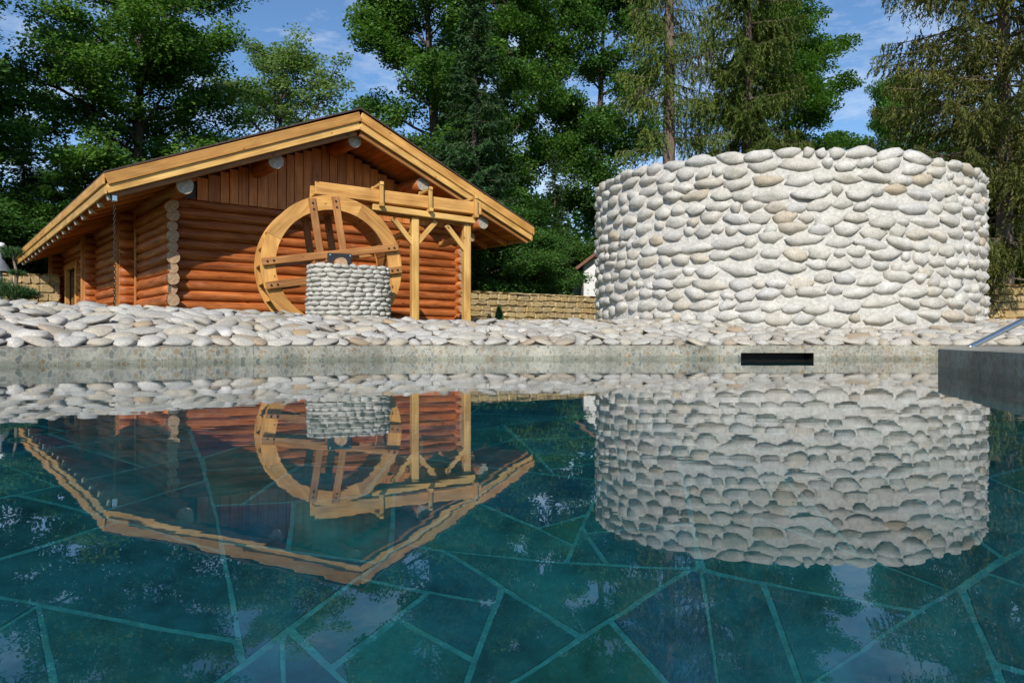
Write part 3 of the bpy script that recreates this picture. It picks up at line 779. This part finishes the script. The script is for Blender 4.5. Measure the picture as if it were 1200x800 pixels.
for k in range(4):
    for off in (-.235, .235):
        a = ROT + k * math.pi / 2; e = (WT * math.cos(a) + Vector((0, 0, 1)) * math.sin(a)); f = (-WT * math.sin(a) + Vector((0, 0, 1)) * math.cos(a))
        for rr in (WI + .05, WR - .12):
            c = WC + f * off + e * math.sqrt(max(rr ** 2 - off ** 2, .01)) - WN * (.072 + (.055 if k % 2 == 0 else 0))
            obj('bolt', bolt_me, wheel, frame(c, c - WN))
for k in range(NPAD):
    a = ROT + 2 * math.pi * (k + .3) / NPAD
    p = wp_(a, WI + .145, .04); e = wp_(a + .3, WI + .145, .04) - p
    beam('paddle', p, p + WN * (WD - .08), .27, .03, M_PINE, wheel, up=(-WT * math.sin(a + .5) + Vector((0, 0, 1)) * math.cos(a + .5)))
    p = wp_(a + .13, WI + .012, .035); beam('sole_board', p, p + WN * (WD - .07), 2 * math.pi * WI / NPAD - .006, .022, M_SPOKE, wheel, up=(WT * math.cos(a + .13) + Vector((0, 0, 1)) * math.sin(a + .13)))
log('axle', WC - WN * .62, WC + WN * (WD + .5), .12, wheel, [M_SPOKE, M_END], 300)

PC = WC - WN * .66 + WT * .14; PC.z = 0
PA, PB, PTOP = .735, .40, 1.66
pier = thing('axle_pier', 'pale pebble faced pier carrying the axle of the water wheel', 'pier', (PC.x, PC.y, .4))
def pier_pt(t, k=1.0):
    c, s = math.cos(t), math.sin(t); e = .62
    x = math.copysign(abs(c) ** e, c) * PA * k; y = math.copysign(abs(s) ** e, s) * PB * k
    return x, y
def taper(z): return 1.05 - .05 * (z - .4) / 1.26
T = np.linspace(0, 2 * math.pi, 241); pp = np.array([pier_pt(t) for t in T]); al = np.concatenate([[0], np.cumsum(np.hypot(*np.diff(pp, axis=0).T))])
V, Fc = [], []
for z in (.2, PTOP - .03):
    for k in range(40):
        x, y = pier_pt(2 * math.pi * k / 40, taper(z)); p = PC + WT * x + WN * y; V.append((p.x, p.y, z))
for k in range(40): j = (k + 1) % 40; Fc.append((k, j, 40 + j, 40 + k))
Fc.append(tuple(range(40, 80)))
obj('mortar_core', data('mortar_core', V, Fc, M_MORTAR), pier)
PV = variants(M_PSTONE, 'pebble', 16, p=.95, subdiv=2); items = []
PRW = 14
for row in range(PRW):
    z = .42 + (PTOP - .42) / PRW * (row + .5); a = R.uniform(0, .2); end = a + al[-1]
    while a < end - .06:
        w = R.uniform(.14, .25); q = (a + w / 2) % al[-1]
        x = np.interp(q, al, pp[:, 0]) * taper(z); y = np.interp(q, al, pp[:, 1]) * taper(z)
        x2 = np.interp((q + .03) % al[-1], al, pp[:, 0]) * taper(z); y2 = np.interp((q + .03) % al[-1], al, pp[:, 1]) * taper(z)
        tan = (WT * (x2 - x) + WN * (y2 - y)).normalized(); rad = tan.cross(Vector((0, 0, 1)))
        p = PC + WT * x + WN * y; roll = R.gauss(0, .1); up = Vector((0, 0, 1))
        t2 = tan * math.cos(roll) + up * math.sin(roll); u2 = -tan * math.sin(roll) + up * math.cos(roll)
        if R.random() < .5: t2 = -t2
        items.append((R.randrange(16), basis(t2, rad, u2, (p.x + rad.x * .01, p.y + rad.y * .01, z + R.uniform(-.012, .012)), w * .52, R.uniform(.045, .065), (PTOP - .42) / PRW * R.uniform(.46, .58))))
        a += w
place_stones('pebble', items, PV, M_PSTONE, pier, lambda it: (it[1].translation - camv).length, 300, 'back_pebbles')
brg = thing('axle_bearing', 'black steel bearing plate holding the wheel axle on top of the pebble pier', 'bearing', (PC.x, PC.y, PTOP))
bc = px(395, 302, 14.4); b0 = WC - WN * .50; 
beam('plate', b0 - WT * .24 + Vector((0, 0, .03)), b0 + WT * .24 + Vector((0, 0, .03)), .06, .36, M_BLACK, brg)
log('axle_cap', WC - WN * .66 - Vector((0, 0, .0)), WC - WN * .56, .115, brg, [M_SPOKE, M_END], 310, 20)
for dx in (-.2, .2): V_, F_ = tube_np([b0 + WT * dx + Vector((0, 0, .17)) - WN * .05, b0 + WT * dx + Vector((0, 0, .17)) - WN * .02], [.018, .018], 6); obj('bolt', data('bolt', V_, F_, M_STEEL), brg)

Q0 = WC + WN * (WD / 2); Q0.z = 0
def fl(u, v):
    """point of the flume's plane seen at pixel u, v"""
    k = (u - 600) / F; s = (k * Q0.y - Q0.x) / (WT.x - k * WT.y); p = Q0 + WT * s
    return Vector((p.x, p.y, CH + (YH - v) / F * p.y))
flume = thing('wooden_flume', 'honey coloured timber water trough on braced posts above the water wheel', 'flume', (fl(515, 300).x, fl(515, 300).y, .4))
a_, b_ = fl(366, 222.5), fl(559, 247.0)
FD = .24
beam('trough_side', a_ - WN * FD, b_ - WN * FD, .05, .27, M_PINE, flume)
beam('trough_side', a_ + WN * FD, b_ + WN * FD, .05, .27, M_PINE, flume)
beam('trough_bottom', a_ - Vector((0, 0, .12)), b_ - Vector((0, 0, .12)), FD * 2 - .05, .04, M_PINE, flume)
c_, d_ = fl(433, 244.5), fl(552, 260.5)
for e in (-1, 1): beam('stringer', c_ + WN * e * FD * .9, d_ + WN * e * FD * .9, .09, .13, M_PINE_PALE, flume)
for u, v0, v1 in ((442, 216, 243), (498.5, 222, 249), (551, 232, 256)):
    p, q = fl(u, v1), fl(u, v0)
    for e in (-1, 1): beam('clamp_post', p + WN * e * (FD + .07), q + WN * e * (FD + .07), .09, .08, M_PINE_PALE, flume, up=WT)
    beam('clamp_bar', q - WN * (FD + .14) - Vector((0, 0, .05)), q + WN * (FD + .14) - Vector((0, 0, .05)), .08, .07, M_PINE_PALE, flume)
    beam('cross_bar', p - WN * (FD + .16) - Vector((0, 0, .0)), p + WN * (FD + .16), .09, .08, M_PINE_PALE, flume)
for u, v in ((484.5, 256), (545, 264)):
    for e in (-.35,):
        top = fl(u, v) + WN * e * FD * .9; bot = Vector((top.x, top.y, .36))
        beam('post', bot, top - Vector((0, 0, .0)), .17, .17, M_PINE_PALE, flume, up=WT, ch=.02)
        for sgn in ((-1, 1) if u < 500 else (-1,)):
            zb = .50; s0 = top - Vector((0, 0, .62)); s1 = top + WT * sgn * .50 - Vector((0, 0, .04)); beam('brace', s0, s1, .09, .11, M_PINE_PALE, flume)
    top = fl(u, v + 14); beam('tie_beam', top - WN * .12, top + WN * 1.5, .12, .13, M_PINE, flume)

# ------------------------------------------------------------------ handrail
hr = thing('handrail', 'brushed steel tube handrail rising from the edge of the pool', 'handrail', px(1137, 406.5, 7.0))
p0 = px(1137, 406.5, 7.0); p1 = px(1200, 375, 7.2); dv = (p1 - p0).normalized()
pts = [p0 - dv * .03, p0, p1, p0 + dv * 1.55, p0 + dv * 1.68 + Vector((.04, 0, -.02)), p0 + dv * 1.74 + Vector((.08, 0, -.12)), p0 + dv * 1.74 + Vector((.08, .0, -.75))]
V, Fc = tube_np(pts, [.027] * 7, 16); obj('rail_tube', data('rail_tube', V, Fc, M_STEEL, True), hr)
V, Fc = tube_np([p0 - dv * .02, p0 - dv * .02 + Vector((0, 0, .012))], [.05, .05], 18); obj('base_flange', data('base_flange', V, Fc, M_STEEL), hr)

# ------------------------------------------------------------------ ochre garden walls
def garden_wall(label, A, B, z0, zt0, zt1, thick=.35, rows=7):
    A, B = Vector((*A, 0)), Vector((*B, 0)); L = (B - A).length; t = (B - A).normalized(); nrm = Vector((t.y, -t.x, 0))
    if nrm.dot(A - Vector((0, 0, 0))) > 0: nrm = -nrm                  # faces the pool
    w = thing('garden_wall', label, 'wall', (A + B) / 2 + Vector((0, 0, z0)), 'ochre stone garden walls')
    V = []
    for P_, zt in ((A, zt0), (B, zt1)):
        for q, z in ((0, z0), (0, zt - .04), (-thick, zt - .04), (-thick, z0)): V.append(P_ + nrm * q + Vector((0, 0, z)))
    obj('mortar_core', data('mortar_core', V, [(0, 1, 5, 4), (1, 2, 6, 5), (2, 3, 7, 6), (0, 3, 2, 1), (4, 5, 6, 7)], M_YMORTAR), w)
    shapes = []
    for k in range(8):
        rr = random.Random(k + 900); P8 = [(x + rr.uniform(-.09, .09), 0, z + rr.uniform(-.12, .12)) for x, z in ((-.5, -.42), (0, -.5), (.5, -.42), (.52, .1), (.46, .44), (-.05, .5), (-.48, .42), (-.52, -.05))]
        V = [(x, .5, z) for x, y, z in P8] + [(x, -.35, z) for x, y, z in P8] + [(x * .8, -.5 - rr.uniform(0, .25), z * .78) for x, y, z in P8]
        Fc = [(g * 8 + i, g * 8 + (i + 1) % 8, g * 8 + 8 + (i + 1) % 8, g * 8 + 8 + i) for g in range(2) for i in range(8)] + [tuple(range(16, 24))]
        shapes.append(data('stone', V, Fc, M_YSTONE))
    for row in range(rows + 1):
        s = R.uniform(-.1, 0)
        while s < L - .1:
            wd = R.uniform(.22, .52); f = min(max((s + wd / 2) / L, 0), 1); zt = zt0 + (zt1 - zt0) * f; ht = (zt - .05 - z0) / rows
            cap = row == rows
            if cap: wd *= 1.3
            wd = min(wd, L - s)
            p = A + t * (s + wd / 2); p.z = z0 + ht * (row + .5) + R.uniform(-.02, .02) if not cap else zt - .015
            M_ = basis(t, -nrm, (0, 0, 1), p - (nrm * thick / 2 if cap else Vector((0, 0, 0))), wd * .96, (.10 if not cap else thick * 1.1), ht * R.uniform(.86, .99) if not cap else .06)
            obj('stone', R.choice(shapes), w, M_); s += wd
    return w
zt = lambda v, Y: CH + (YH - v) / F * Y
garden_wall('ochre rubble garden wall between the log cabin and the round tower', (px(548, 0, 20.5).x, 20.5), (px(730, 0, 25.0).x, 25.0), .35, zt(341, 20.5), zt(349, 25.0))
garden_wall('ochre rubble garden wall behind the handrail side of the tower', (px(1120, 0, 17.5).x, 17.5), (px(1290, 0, 16.0).x, 16.0), .35, zt(334, 17.5), zt(332, 16.0), rows=6)
garden_wall('ochre rubble garden wall behind the little cloud pruned pine', (px(-70, 0, 25.0).x, 25.0), (px(70, 0, 27.0).x, 27.0), .35, zt(318, 25.0), zt(322, 27.0), rows=7)

# ------------------------------------------------------------------ white house behind the garden wall
H0 = px(684, 398, 30); HX = H0.x
house = thing('white_house', 'white rendered house with a brown tiled roof half hidden behind the tower', 'house', (HX + 3, 33, .4))
zr, ze = zt(298, 30), zt(311, 30)
HWd, HDp = 5.0, 6.0; hm = HX + HWd / 2; zpk = ze + 1.9
V = [(HX, 30, .3), (HX + HWd, 30, .3), (HX + HWd, 30, ze), (hm, 30, zpk), (HX, 30, ze), (HX, 30 + HDp, .3), (HX + HWd, 30 + HDp, .3), (HX + HWd, 30 + HDp, ze), (hm, 30 + HDp, zpk), (HX, 30 + HDp, ze)]
obj('wall', data('wall', V, [(0, 1, 2, 3, 4), (5, 9, 8, 7, 6), (0, 4, 9, 5), (1, 6, 7, 2)], M_WHITE), house)
for sgn in (-1, 1):
    e = Vector((hm + sgn * (HWd / 2 + .35), 0, ze - .27)); k = Vector((hm, 0, zpk + .10)); mid = (e + k) / 2
    beam('roof_slope', (e.x, 33, e.z + .10), (k.x, 33, k.z), HDp + .8, .12, M_TILE, house)
beam('window', (HX + 1.2, 29.98, 1.3), (HX + 1.2, 29.98, 2.3), .06, .8, M_GLASS, house, up=(1, 0, 0))

# ------------------------------------------------------------------ garden lamp
lp = px(1, 300, 15.2)
lamp = thing('garden_lamp', 'white capped garden lamp with a grey bell shade beside the small pine', 'lamp', (lp.x, lp.y, .4))
def lathe(name, prof, mat, parent, at, seg=16):
    V, Fc = [], []
    for r_, z in prof:
        for k in range(seg): V.append((at.x + r_ * math.cos(2 * math.pi * k / seg), at.y + r_ * math.sin(2 * math.pi * k / seg), z))
    for i in range(len(prof) - 1):
        for k in range(seg): Fc.append((i * seg + k, i * seg + (k + 1) % seg, i * seg + seg + (k + 1) % seg, i * seg + seg + k))
    return obj(name, data(name, V, Fc, mat, True), parent)
lathe('pole', [(.03, .3), (.03, zt(288, lp.y))], M_LAMP, lamp, lp)
lathe('shade', [(.20, zt(318, lp.y)), (.17, zt(315, lp.y)), (.06, zt(305, lp.y)), (.03, zt(303, lp.y))], M_LAMP, lamp, lp)
lathe('cap', [(.001, zt(284, lp.y)), (.07, zt(285, lp.y)), (.08, zt(288, lp.y)), (.06, zt(290, lp.y)), (.001, zt(290, lp.y))], M_WHITE, lamp, lp)

# ------------------------------------------------------------------ vegetation
def leaf_quads(C, size, rg, tilt=.9, elong=1.5, mat=None, name='crown', dirs=None):
    """one bent diamond for every centre"""
    n = len(C); yaw = rg.uniform(0, 2 * np.pi, n)
    d = np.stack([np.cos(yaw), np.sin(yaw), rg.normal(-.25, .45, n)], 1)
    if dirs is not None: d = dirs + rg.normal(0, .25, (n, 3))
    d /= np.linalg.norm(d, axis=1)[:, None]
    up = np.stack([rg.normal(0, tilt * .6, n), rg.normal(0, tilt * .6, n) - .55, np.ones(n)], 1)
    s = np.cross(d, up); s /= np.maximum(np.linalg.norm(s, axis=1), 1e-5)[:, None]; nn = np.cross(s, d)
    sz = size * rg.uniform(.65, 1.25, n)[:, None]
    b = C - d * sz * .5; t = C + d * sz * .5; w = sz / elong * .5
    l = C + s * w - nn * w * .25; r = C - s * w - nn * w * .25
    V = np.stack([b, l, t, r], 1).reshape(-1, 3)
    return fastdata(name, V, np.arange(4 * n).reshape(n, 4), mat)

def tubes_mesh(name, tubes, mat):
    V, Fc, off = [], [], 0
    for pts, rad, sd in tubes:
        v, f = tube_np(pts, rad, sd, False); V += v; Fc += [tuple(i + off for i in q) for q in f]; off += len(v)
    return data(name, V, Fc, mat, True)

def deciduous(seed, H, CR, base, leafmat, nleaf=26000, leaf=.20, limbs=20, bark=M_BARK, cl=.62):
    r = random.Random(seed); rg = np.random.default_rng(seed); tubes = []; cl_pts = []
    lean = Vector((r.uniform(-.05, .05), r.uniform(-.05, .05), 0)); tp = []
    for i in range(9):
        f = i / 8; tp.append(Vector((lean.x * f * H + .18 * math.sin(f * 5 + seed), lean.y * f * H + .18 * math.cos(f * 4 + seed), f * H * .92)))
    tr = [H * .020 * (1 - .88 * i / 8) + .02 for i in range(9)]; tubes.append((tp, tr, 10))
    for k in range(limbs):
        f = base + (1 - base) * ((k + r.random()) / limbs) * .93; i = min(int(f / .92 * 8), 7) if f < .92 else 7
        hh = f * H; p0_ = tp[0].lerp(tp[-1], min(f / .92, 1)); p0_ = Vector((np.interp(hh, [q.z for q in tp], [q.x for q in tp]), np.interp(hh, [q.z for q in tp], [q.y for q in tp]), min(hh, tp[-1].z)))
        g = (f - base) / (1 - base); prof = math.sin(math.pi * min(max(g * .88 + .14, 0), 1)) ** .7
        L = CR * prof * r.uniform(.72, 1.12); az = k * 2.4 + r.uniform(-.4, .4); el = .15 + .75 * g + r.uniform(-.15, .15)
        d = Vector((math.cos(az) * math.cos(el), math.sin(az) * math.cos(el), math.sin(el)))
        pts = [p0_]; q = p0_.copy(); nseg = 6
        for j in range(nseg):
            d = (d + Vector((r.uniform(-.2, .2), r.uniform(-.2, .2), r.uniform(-.16, .13)))).normalized(); q = q + d * L / nseg; pts.append(q.copy())
        r0 = .035 + .010 * L; tubes.append((pts, [r0 * (1 - .8 * j / nseg) for j in range(nseg + 1)], 6))
        for j in range(2, nseg + 1):
            for m_ in range(2):
                az2 = r.uniform(0, 6.28); e = Vector((math.cos(az2), math.sin(az2), r.uniform(-.25, .6))).normalized(); e = (e + d * .7).normalized(); l2 = CR * r.uniform(.14, .34)
                q2 = pts[j] + e * l2; tubes.append(([pts[j], pts[j].lerp(q2, .5) + Vector((0, 0, .06)), q2], [r0 * .4, r0 * .28, .01], 4))
                cl_pts.append((q2, r.uniform(.6, 1.15))); 
                if r.random() < .5: cl_pts.append((pts[j].lerp(q2, .55) + Vector((r.uniform(-.3, .3), r.uniform(-.3, .3), r.uniform(-.1, .3))), r.uniform(.5, .9)))
        cl_pts.append((pts[-1], 1.0))
    W = np.array([w ** 2 for _, w in cl_pts]); W /= W.sum(); idx = rg.choice(len(cl_pts), nleaf, p=W)
    C = np.array([tuple(p) for p, _ in cl_pts])[idx]; sz = np.array([w for _, w in cl_pts])[idx] * cl
    g = rg.normal(0, 1, (nleaf, 3)); g /= np.linalg.norm(g, axis=1)[:, None]; g *= (rg.uniform(0, 1, nleaf) ** .45)[:, None]
    C = C + g * sz[:, None] * np.array([1.25, 1.25, .62])
    return tubes_mesh('trunk', tubes, bark), leaf_quads(C, leaf, rg, mat=leafmat)

def conifer(seed, H, LM_, mat, bark, gap=.42, per=6, droop=.35, hang=.55, dens=1.0, bare=0.0, base=.05, power=.8, nq=7, qs=(.20, .055), dead=False, zmin=0.0):
    r = random.Random(seed); rg = np.random.default_rng(seed); tubes = [([Vector((0, 0, 0)), Vector((.04, 0, H * .5)), Vector((0, .03, H))], [H * .0125 + .02, H * .008 + .01, .015], 10)]
    C, D = [], []; twigs = []
    z = base * H
    while z < H * .985:
        f = z / H; n_ = per if r.random() > bare * (1 - f) else max(1, per // 3)
        for k in range(n_):
            L = LM_ * (1 - f) ** power * r.uniform(.7, 1.15) + .12; az = r.uniform(0, 6.28); 
            if z < zmin: continue
            d = Vector((math.cos(az), math.sin(az), .12 - droop * (1 - f) * r.uniform(.4, 1.0))).normalized()
            p = Vector((0, 0, z + r.uniform(-.12, .12))); pts = [p.copy()]; ns_ = 6
            for j in range(ns_):
                d = (d + Vector((r.uniform(-.08, .08), r.uniform(-.08, .08), .075 if j > 2 else -.035))).normalized(); p = p + d * L / ns_; pts.append(p.copy())
            r0 = .012 + .008 * L; tubes.append((pts, [r0 * (1 - .85 * j / ns_) for j in range(ns_ + 1)], 4))
            isdead = dead and r.random() < .14 * (1 - f)
            nt = int(L * 9 * dens) + 3
            for q in range(nt):
                g = (.12 + .88 * (q + r.random()) / nt); fi = g * ns_; j = min(int(fi), ns_ - 1); b = pts[j].lerp(pts[j + 1], fi - j)
                side = 1 if q % 2 else -1; lat = d.cross(Vector((0, 0, 1))) * side
                tl = (.14 + hang * r.uniform(.4, 1.1) * math.sin(math.pi * min(g * .85 + .12, 1))) * min(1, .35 + L / 2.2)
                td = (lat * r.uniform(.35, 1.0) + d * r.uniform(.2, .7) + Vector((0, 0, -r.uniform(.3, 1.5) * hang * 1.6))).normalized()
                if isdead: tubes.append(([b, b + td * tl * .6, b + td * tl + Vector((0, 0, -.1))], [.008, .006, .003], 3)); continue
                for m_ in range(nq):
                    h_ = (m_ + r.random()) / nq; C.append(b + td * tl * h_ + Vector((0, 0, -.15 * tl * h_ * h_))); D.append(td)
        z += gap * r.uniform(.75, 1.25)
    C = np.array([tuple(c) for c in C]); D = np.array([tuple(c) for c in D])
    C += rg.normal(0, .022, C.shape); D = D + rg.normal(0, .35, D.shape)
    return tubes_mesh('trunk', tubes, bark), leaf_quads(C, qs[0], rg, elong=qs[0] / qs[1], mat=mat, dirs=D)

def plant(name, label, cat, meshes, loc, scale=1.0, rot=0.0, group=None, sz=None, names=('trunk', 'crown'), z=.38):
    o = thing(name, label, cat, (loc[0], loc[1], z), group)
    Mx = Matrix.Translation((loc[0], loc[1], z)) @ Matrix.Rotation(rot, 4, 'Z') @ Matrix.Diagonal((scale, scale, sz or scale, 1))
    for nm, me in zip(names, meshes): obj(nm, me, o, Mx)
    return o
def at(u, Y): return ((u - 600) / F * Y, Y)

big_maple = deciduous(3, 19, 5.6, .06, M_LEAF, 160000, .205, 54, cl=.90)
tall_leafy = deciduous(8, 20, 4.6, .08, M_LEAF, 120000, .195, 44, cl=.80)
tall_dark = deciduous(14, 19, 4.5, .06, M_LEAF_DARK, 115000, .195, 42, cl=.82)
pale = deciduous(21, 16, 4.6, .25, M_LEAF_LIGHT, 42000, .20, 28, cl=.72)
bushy = deciduous(33, 6, 3.0, .06, M_LEAF_DARK, 42000, .145, 22, cl=.7)
G1 = 'broadleaf trees behind the cabin and tower'; G2 = 'conifers behind the cabin and tower'
plant('maple_tree', 'huge bushy maple rising behind the left slope of the cabin roof', 'tree', big_maple, at(172, 35), .93, .4, G1, 1.05)
plant('broadleaf_tree', 'dark leafy tree beside the far end of the cabin eave', 'tree', tall_dark, at(-88, 28), 1.0, 1.1, G1)
plant('broadleaf_tree', 'shaded low broadleaf tree tucked between the maple and the cabin eave end', 'tree', tall_dark, at(62, 44), .52, 2.7, G1)
plant('broadleaf_tree', 'pale airy tree seen above the cabin roof between maple and ridge', 'tree', pale, at(338, 48), 1.12, .3, G1, 1.16)
plant('broadleaf_tree', 'tall leafy tree directly behind the cabin ridge with open crown', 'tree', tall_leafy, at(522, 34), .90, .8, G1, 1.0)
plant('broadleaf_tree', 'tall forked leafy tree behind the dark fir', 'tree', tall_leafy, at(578, 39), .82, 3.6, G1, 1.1)
plant('broadleaf_tree', 'tall dark leafy tree leaning over the gap before the tower', 'tree', tall_dark, at(706, 39), .84, 5.0, G1, 1.08)
plant('broadleaf_tree', 'layered broadleaf tree behind the tall spruces', 'tree', tall_leafy, at(925, 40), .78, 1.9, G1, .90)
plant('broadleaf_tree', 'small round leafy tree in the sky gap above the tower', 'tree', big_maple, at(1050, 52), .55, 4.2, G1, .95)
plant('broadleaf_tree', 'leafy tree behind the drooping spruce', 'tree', tall_dark, at(1165, 40), .62, .9, G1)
fir = conifer(5, 14, 2.3, M_FIR, M_BARK, .33, 8, .15, .28, 1.15, 0, .03, .85, 7, (.19, .05))
spruce_a = conifer(9, 19, 2.1, M_NEEDLE, M_SBARK, .46, 5, .42, .90, 1.3, .4, .08, .40, 20, (.16, .034), True)
spruce_b = conifer(15, 19, 2.2, M_NEEDLE, M_SBARK, .42, 6, .5, .95, 1.6, .05, .06, .42, 22, (.16, .034), False)
spruce_c = conifer(27, 15, 3.2, M_NEEDLE_OLIVE, M_SBARK, .42, 7, .36, .85, 1.5, .05, .04, .42, 20, (.13, .030), False)
plant('fir_tree', 'dense dark pointed fir rising beside the cabin ridge', 'fir tree', fir, at(556, 27), 1.0, .5, G2)
plant('fir_tree', 'dark fir at the far end of the cabin beside the garden wall', 'fir tree', fir, at(28, 33), .72, 2.5, G2)
plant('fir_tree', 'lower dark fir in the gap between the cabin and the tower', 'fir tree', fir, at(650, 36), .66, 4.5, G2)
plant('spruce_tree', 'tall thin spruce with bare brown trunk and sparse drooping twigs', 'spruce tree', spruce_a, at(783, 24), 1.0, .2, G2)
plant('spruce_tree', 'tall spruce with dense hanging green curtains of twigs', 'spruce tree', spruce_b, at(876, 25), 1.0, 1.4, G2)
plant('spruce_tree', 'big olive brown spruce with long drooping boughs beside the tower', 'spruce tree', spruce_c, at(1178, 17.6), 1.0, 2.2, G2)
for u, Y, s_, lb in ((575, 24, .62, 'leafy dark shrub against the cabin corner behind the garden wall'), (628, 25.5, .52, 'leafy dark shrub over the middle of the garden wall'), (600, 29, .8, 'taller leafy dark shrub behind the garden wall shrubs'),
                     (800, 28, .9, 'big dark shrub just behind the left side of the tower'), (1190, 19.5, .62, 'dark shrub over the garden wall under the big olive spruce'), (1130, 24, .8, 'dark shrub behind the right side of the tower'),
                     (-10, 30, .9, 'dark shrub behind the garden wall near the lamp'), (45, 31, .85, 'dark shrub beyond the end of the cabin eave')):
    plant('shrub', lb, 'shrub', bushy, at(u, Y), s_, u * .37, 'dark shrubs behind the garden walls', names=('stem', 'foliage'))
# far wood that reads as one mass
rg = np.random.default_rng(77); n = 52000
ang = rg.uniform(-.85, .85, n); dist = rg.uniform(54, 66, n); top = 8.0 + 3.0 * np.sin(ang * 23) + 1.6 * np.sin(ang * 61 + 1)
C = np.stack([np.sin(ang) * dist, np.cos(ang) * dist, .4 + top * rg.uniform(0, 1, n) ** .8], 1)
wood = obj('far_wood', leaf_quads(C, .62, rg, mat=M_LEAF_DARK, name='far_wood')); tag(wood, 'mass of dark green woodland behind all the separate trees', 'woodland', kind='stuff')

# little cloud pruned pine by the left end of the bank
pp_ = px(14, 340, 9.6); rg = np.random.default_rng(3); r = random.Random(4)
pine = thing('cloud_pine', 'small cloud pruned pine with layered pads behind the cobbled bank', 'pine tree', (pp_.x, pp_.y, .4))
pads = [(px(14, 296, 9.6), .15, .07), (px(20, 320, 9.6), .10, .035), (px(14, 342, 9.55), .30, .10), (px(-8, 332, 9.7), .22, .09), (px(34, 346, 9.7), .16, .06)]
V, Fc, off = [], [], 0
stem = [Vector((pp_.x, pp_.y, .35)), px(17, 345, 9.6), px(20, 320, 9.6), px(14, 296, 9.6)]
tb = [(stem, [.035, .03, .022, .01], 7)]
for p_, a, b in pads: tb.append(([stem[1] if p_.z < 1.1 else stem[2], p_], [.015, .006], 5))
obj('trunk', tubes_mesh('trunk', tb, M_SBARK), pine)
for p_, a, b in pads:
    k = int(900 * (a / .2) ** 1.6); g = rg.normal(0, 1, (k, 3)); g /= np.linalg.norm(g, axis=1)[:, None]; g *= (rg.uniform(0, 1, k) ** .4)[:, None]
    dirs = g * np.array([1, 1, .6]) + np.array([0, 0, .5])
    obj('foliage_pad', leaf_quads(np.array(p_) + g * np.array([a, a, b]), .075, rg, elong=8, mat=M_FIR, dirs=dirs, name='foliage_pad'), pine)
# dwarf conifer against the garden wall
dw = px(585, 372, 20.2); rg = np.random.default_rng(9); k = 900
dz = rg.uniform(0, 1, k); rad = .16 * (1 - dz) ** .7 + .015; an = rg.uniform(0, 6.28, k)
dwt = thing('dwarf_conifer', 'tiny dark columnar conifer in front of the garden wall', 'conifer', (dw.x, dw.y, .4))
obj('foliage', leaf_quads(np.stack([dw.x + rad * np.cos(an), dw.y + rad * np.sin(an), .42 + dz * .72], 1), .10, rg, elong=2.5, mat=M_FIR, dirs=np.tile([0, 0, 1.0], (k, 1)), name='foliage'), dwt)
V, Fc = tube_np([(dw.x, dw.y, .3), (dw.x, dw.y, .6)], [.02, .015], 6); obj('stem', data('stem', V, Fc, M_SBARK), dwt)
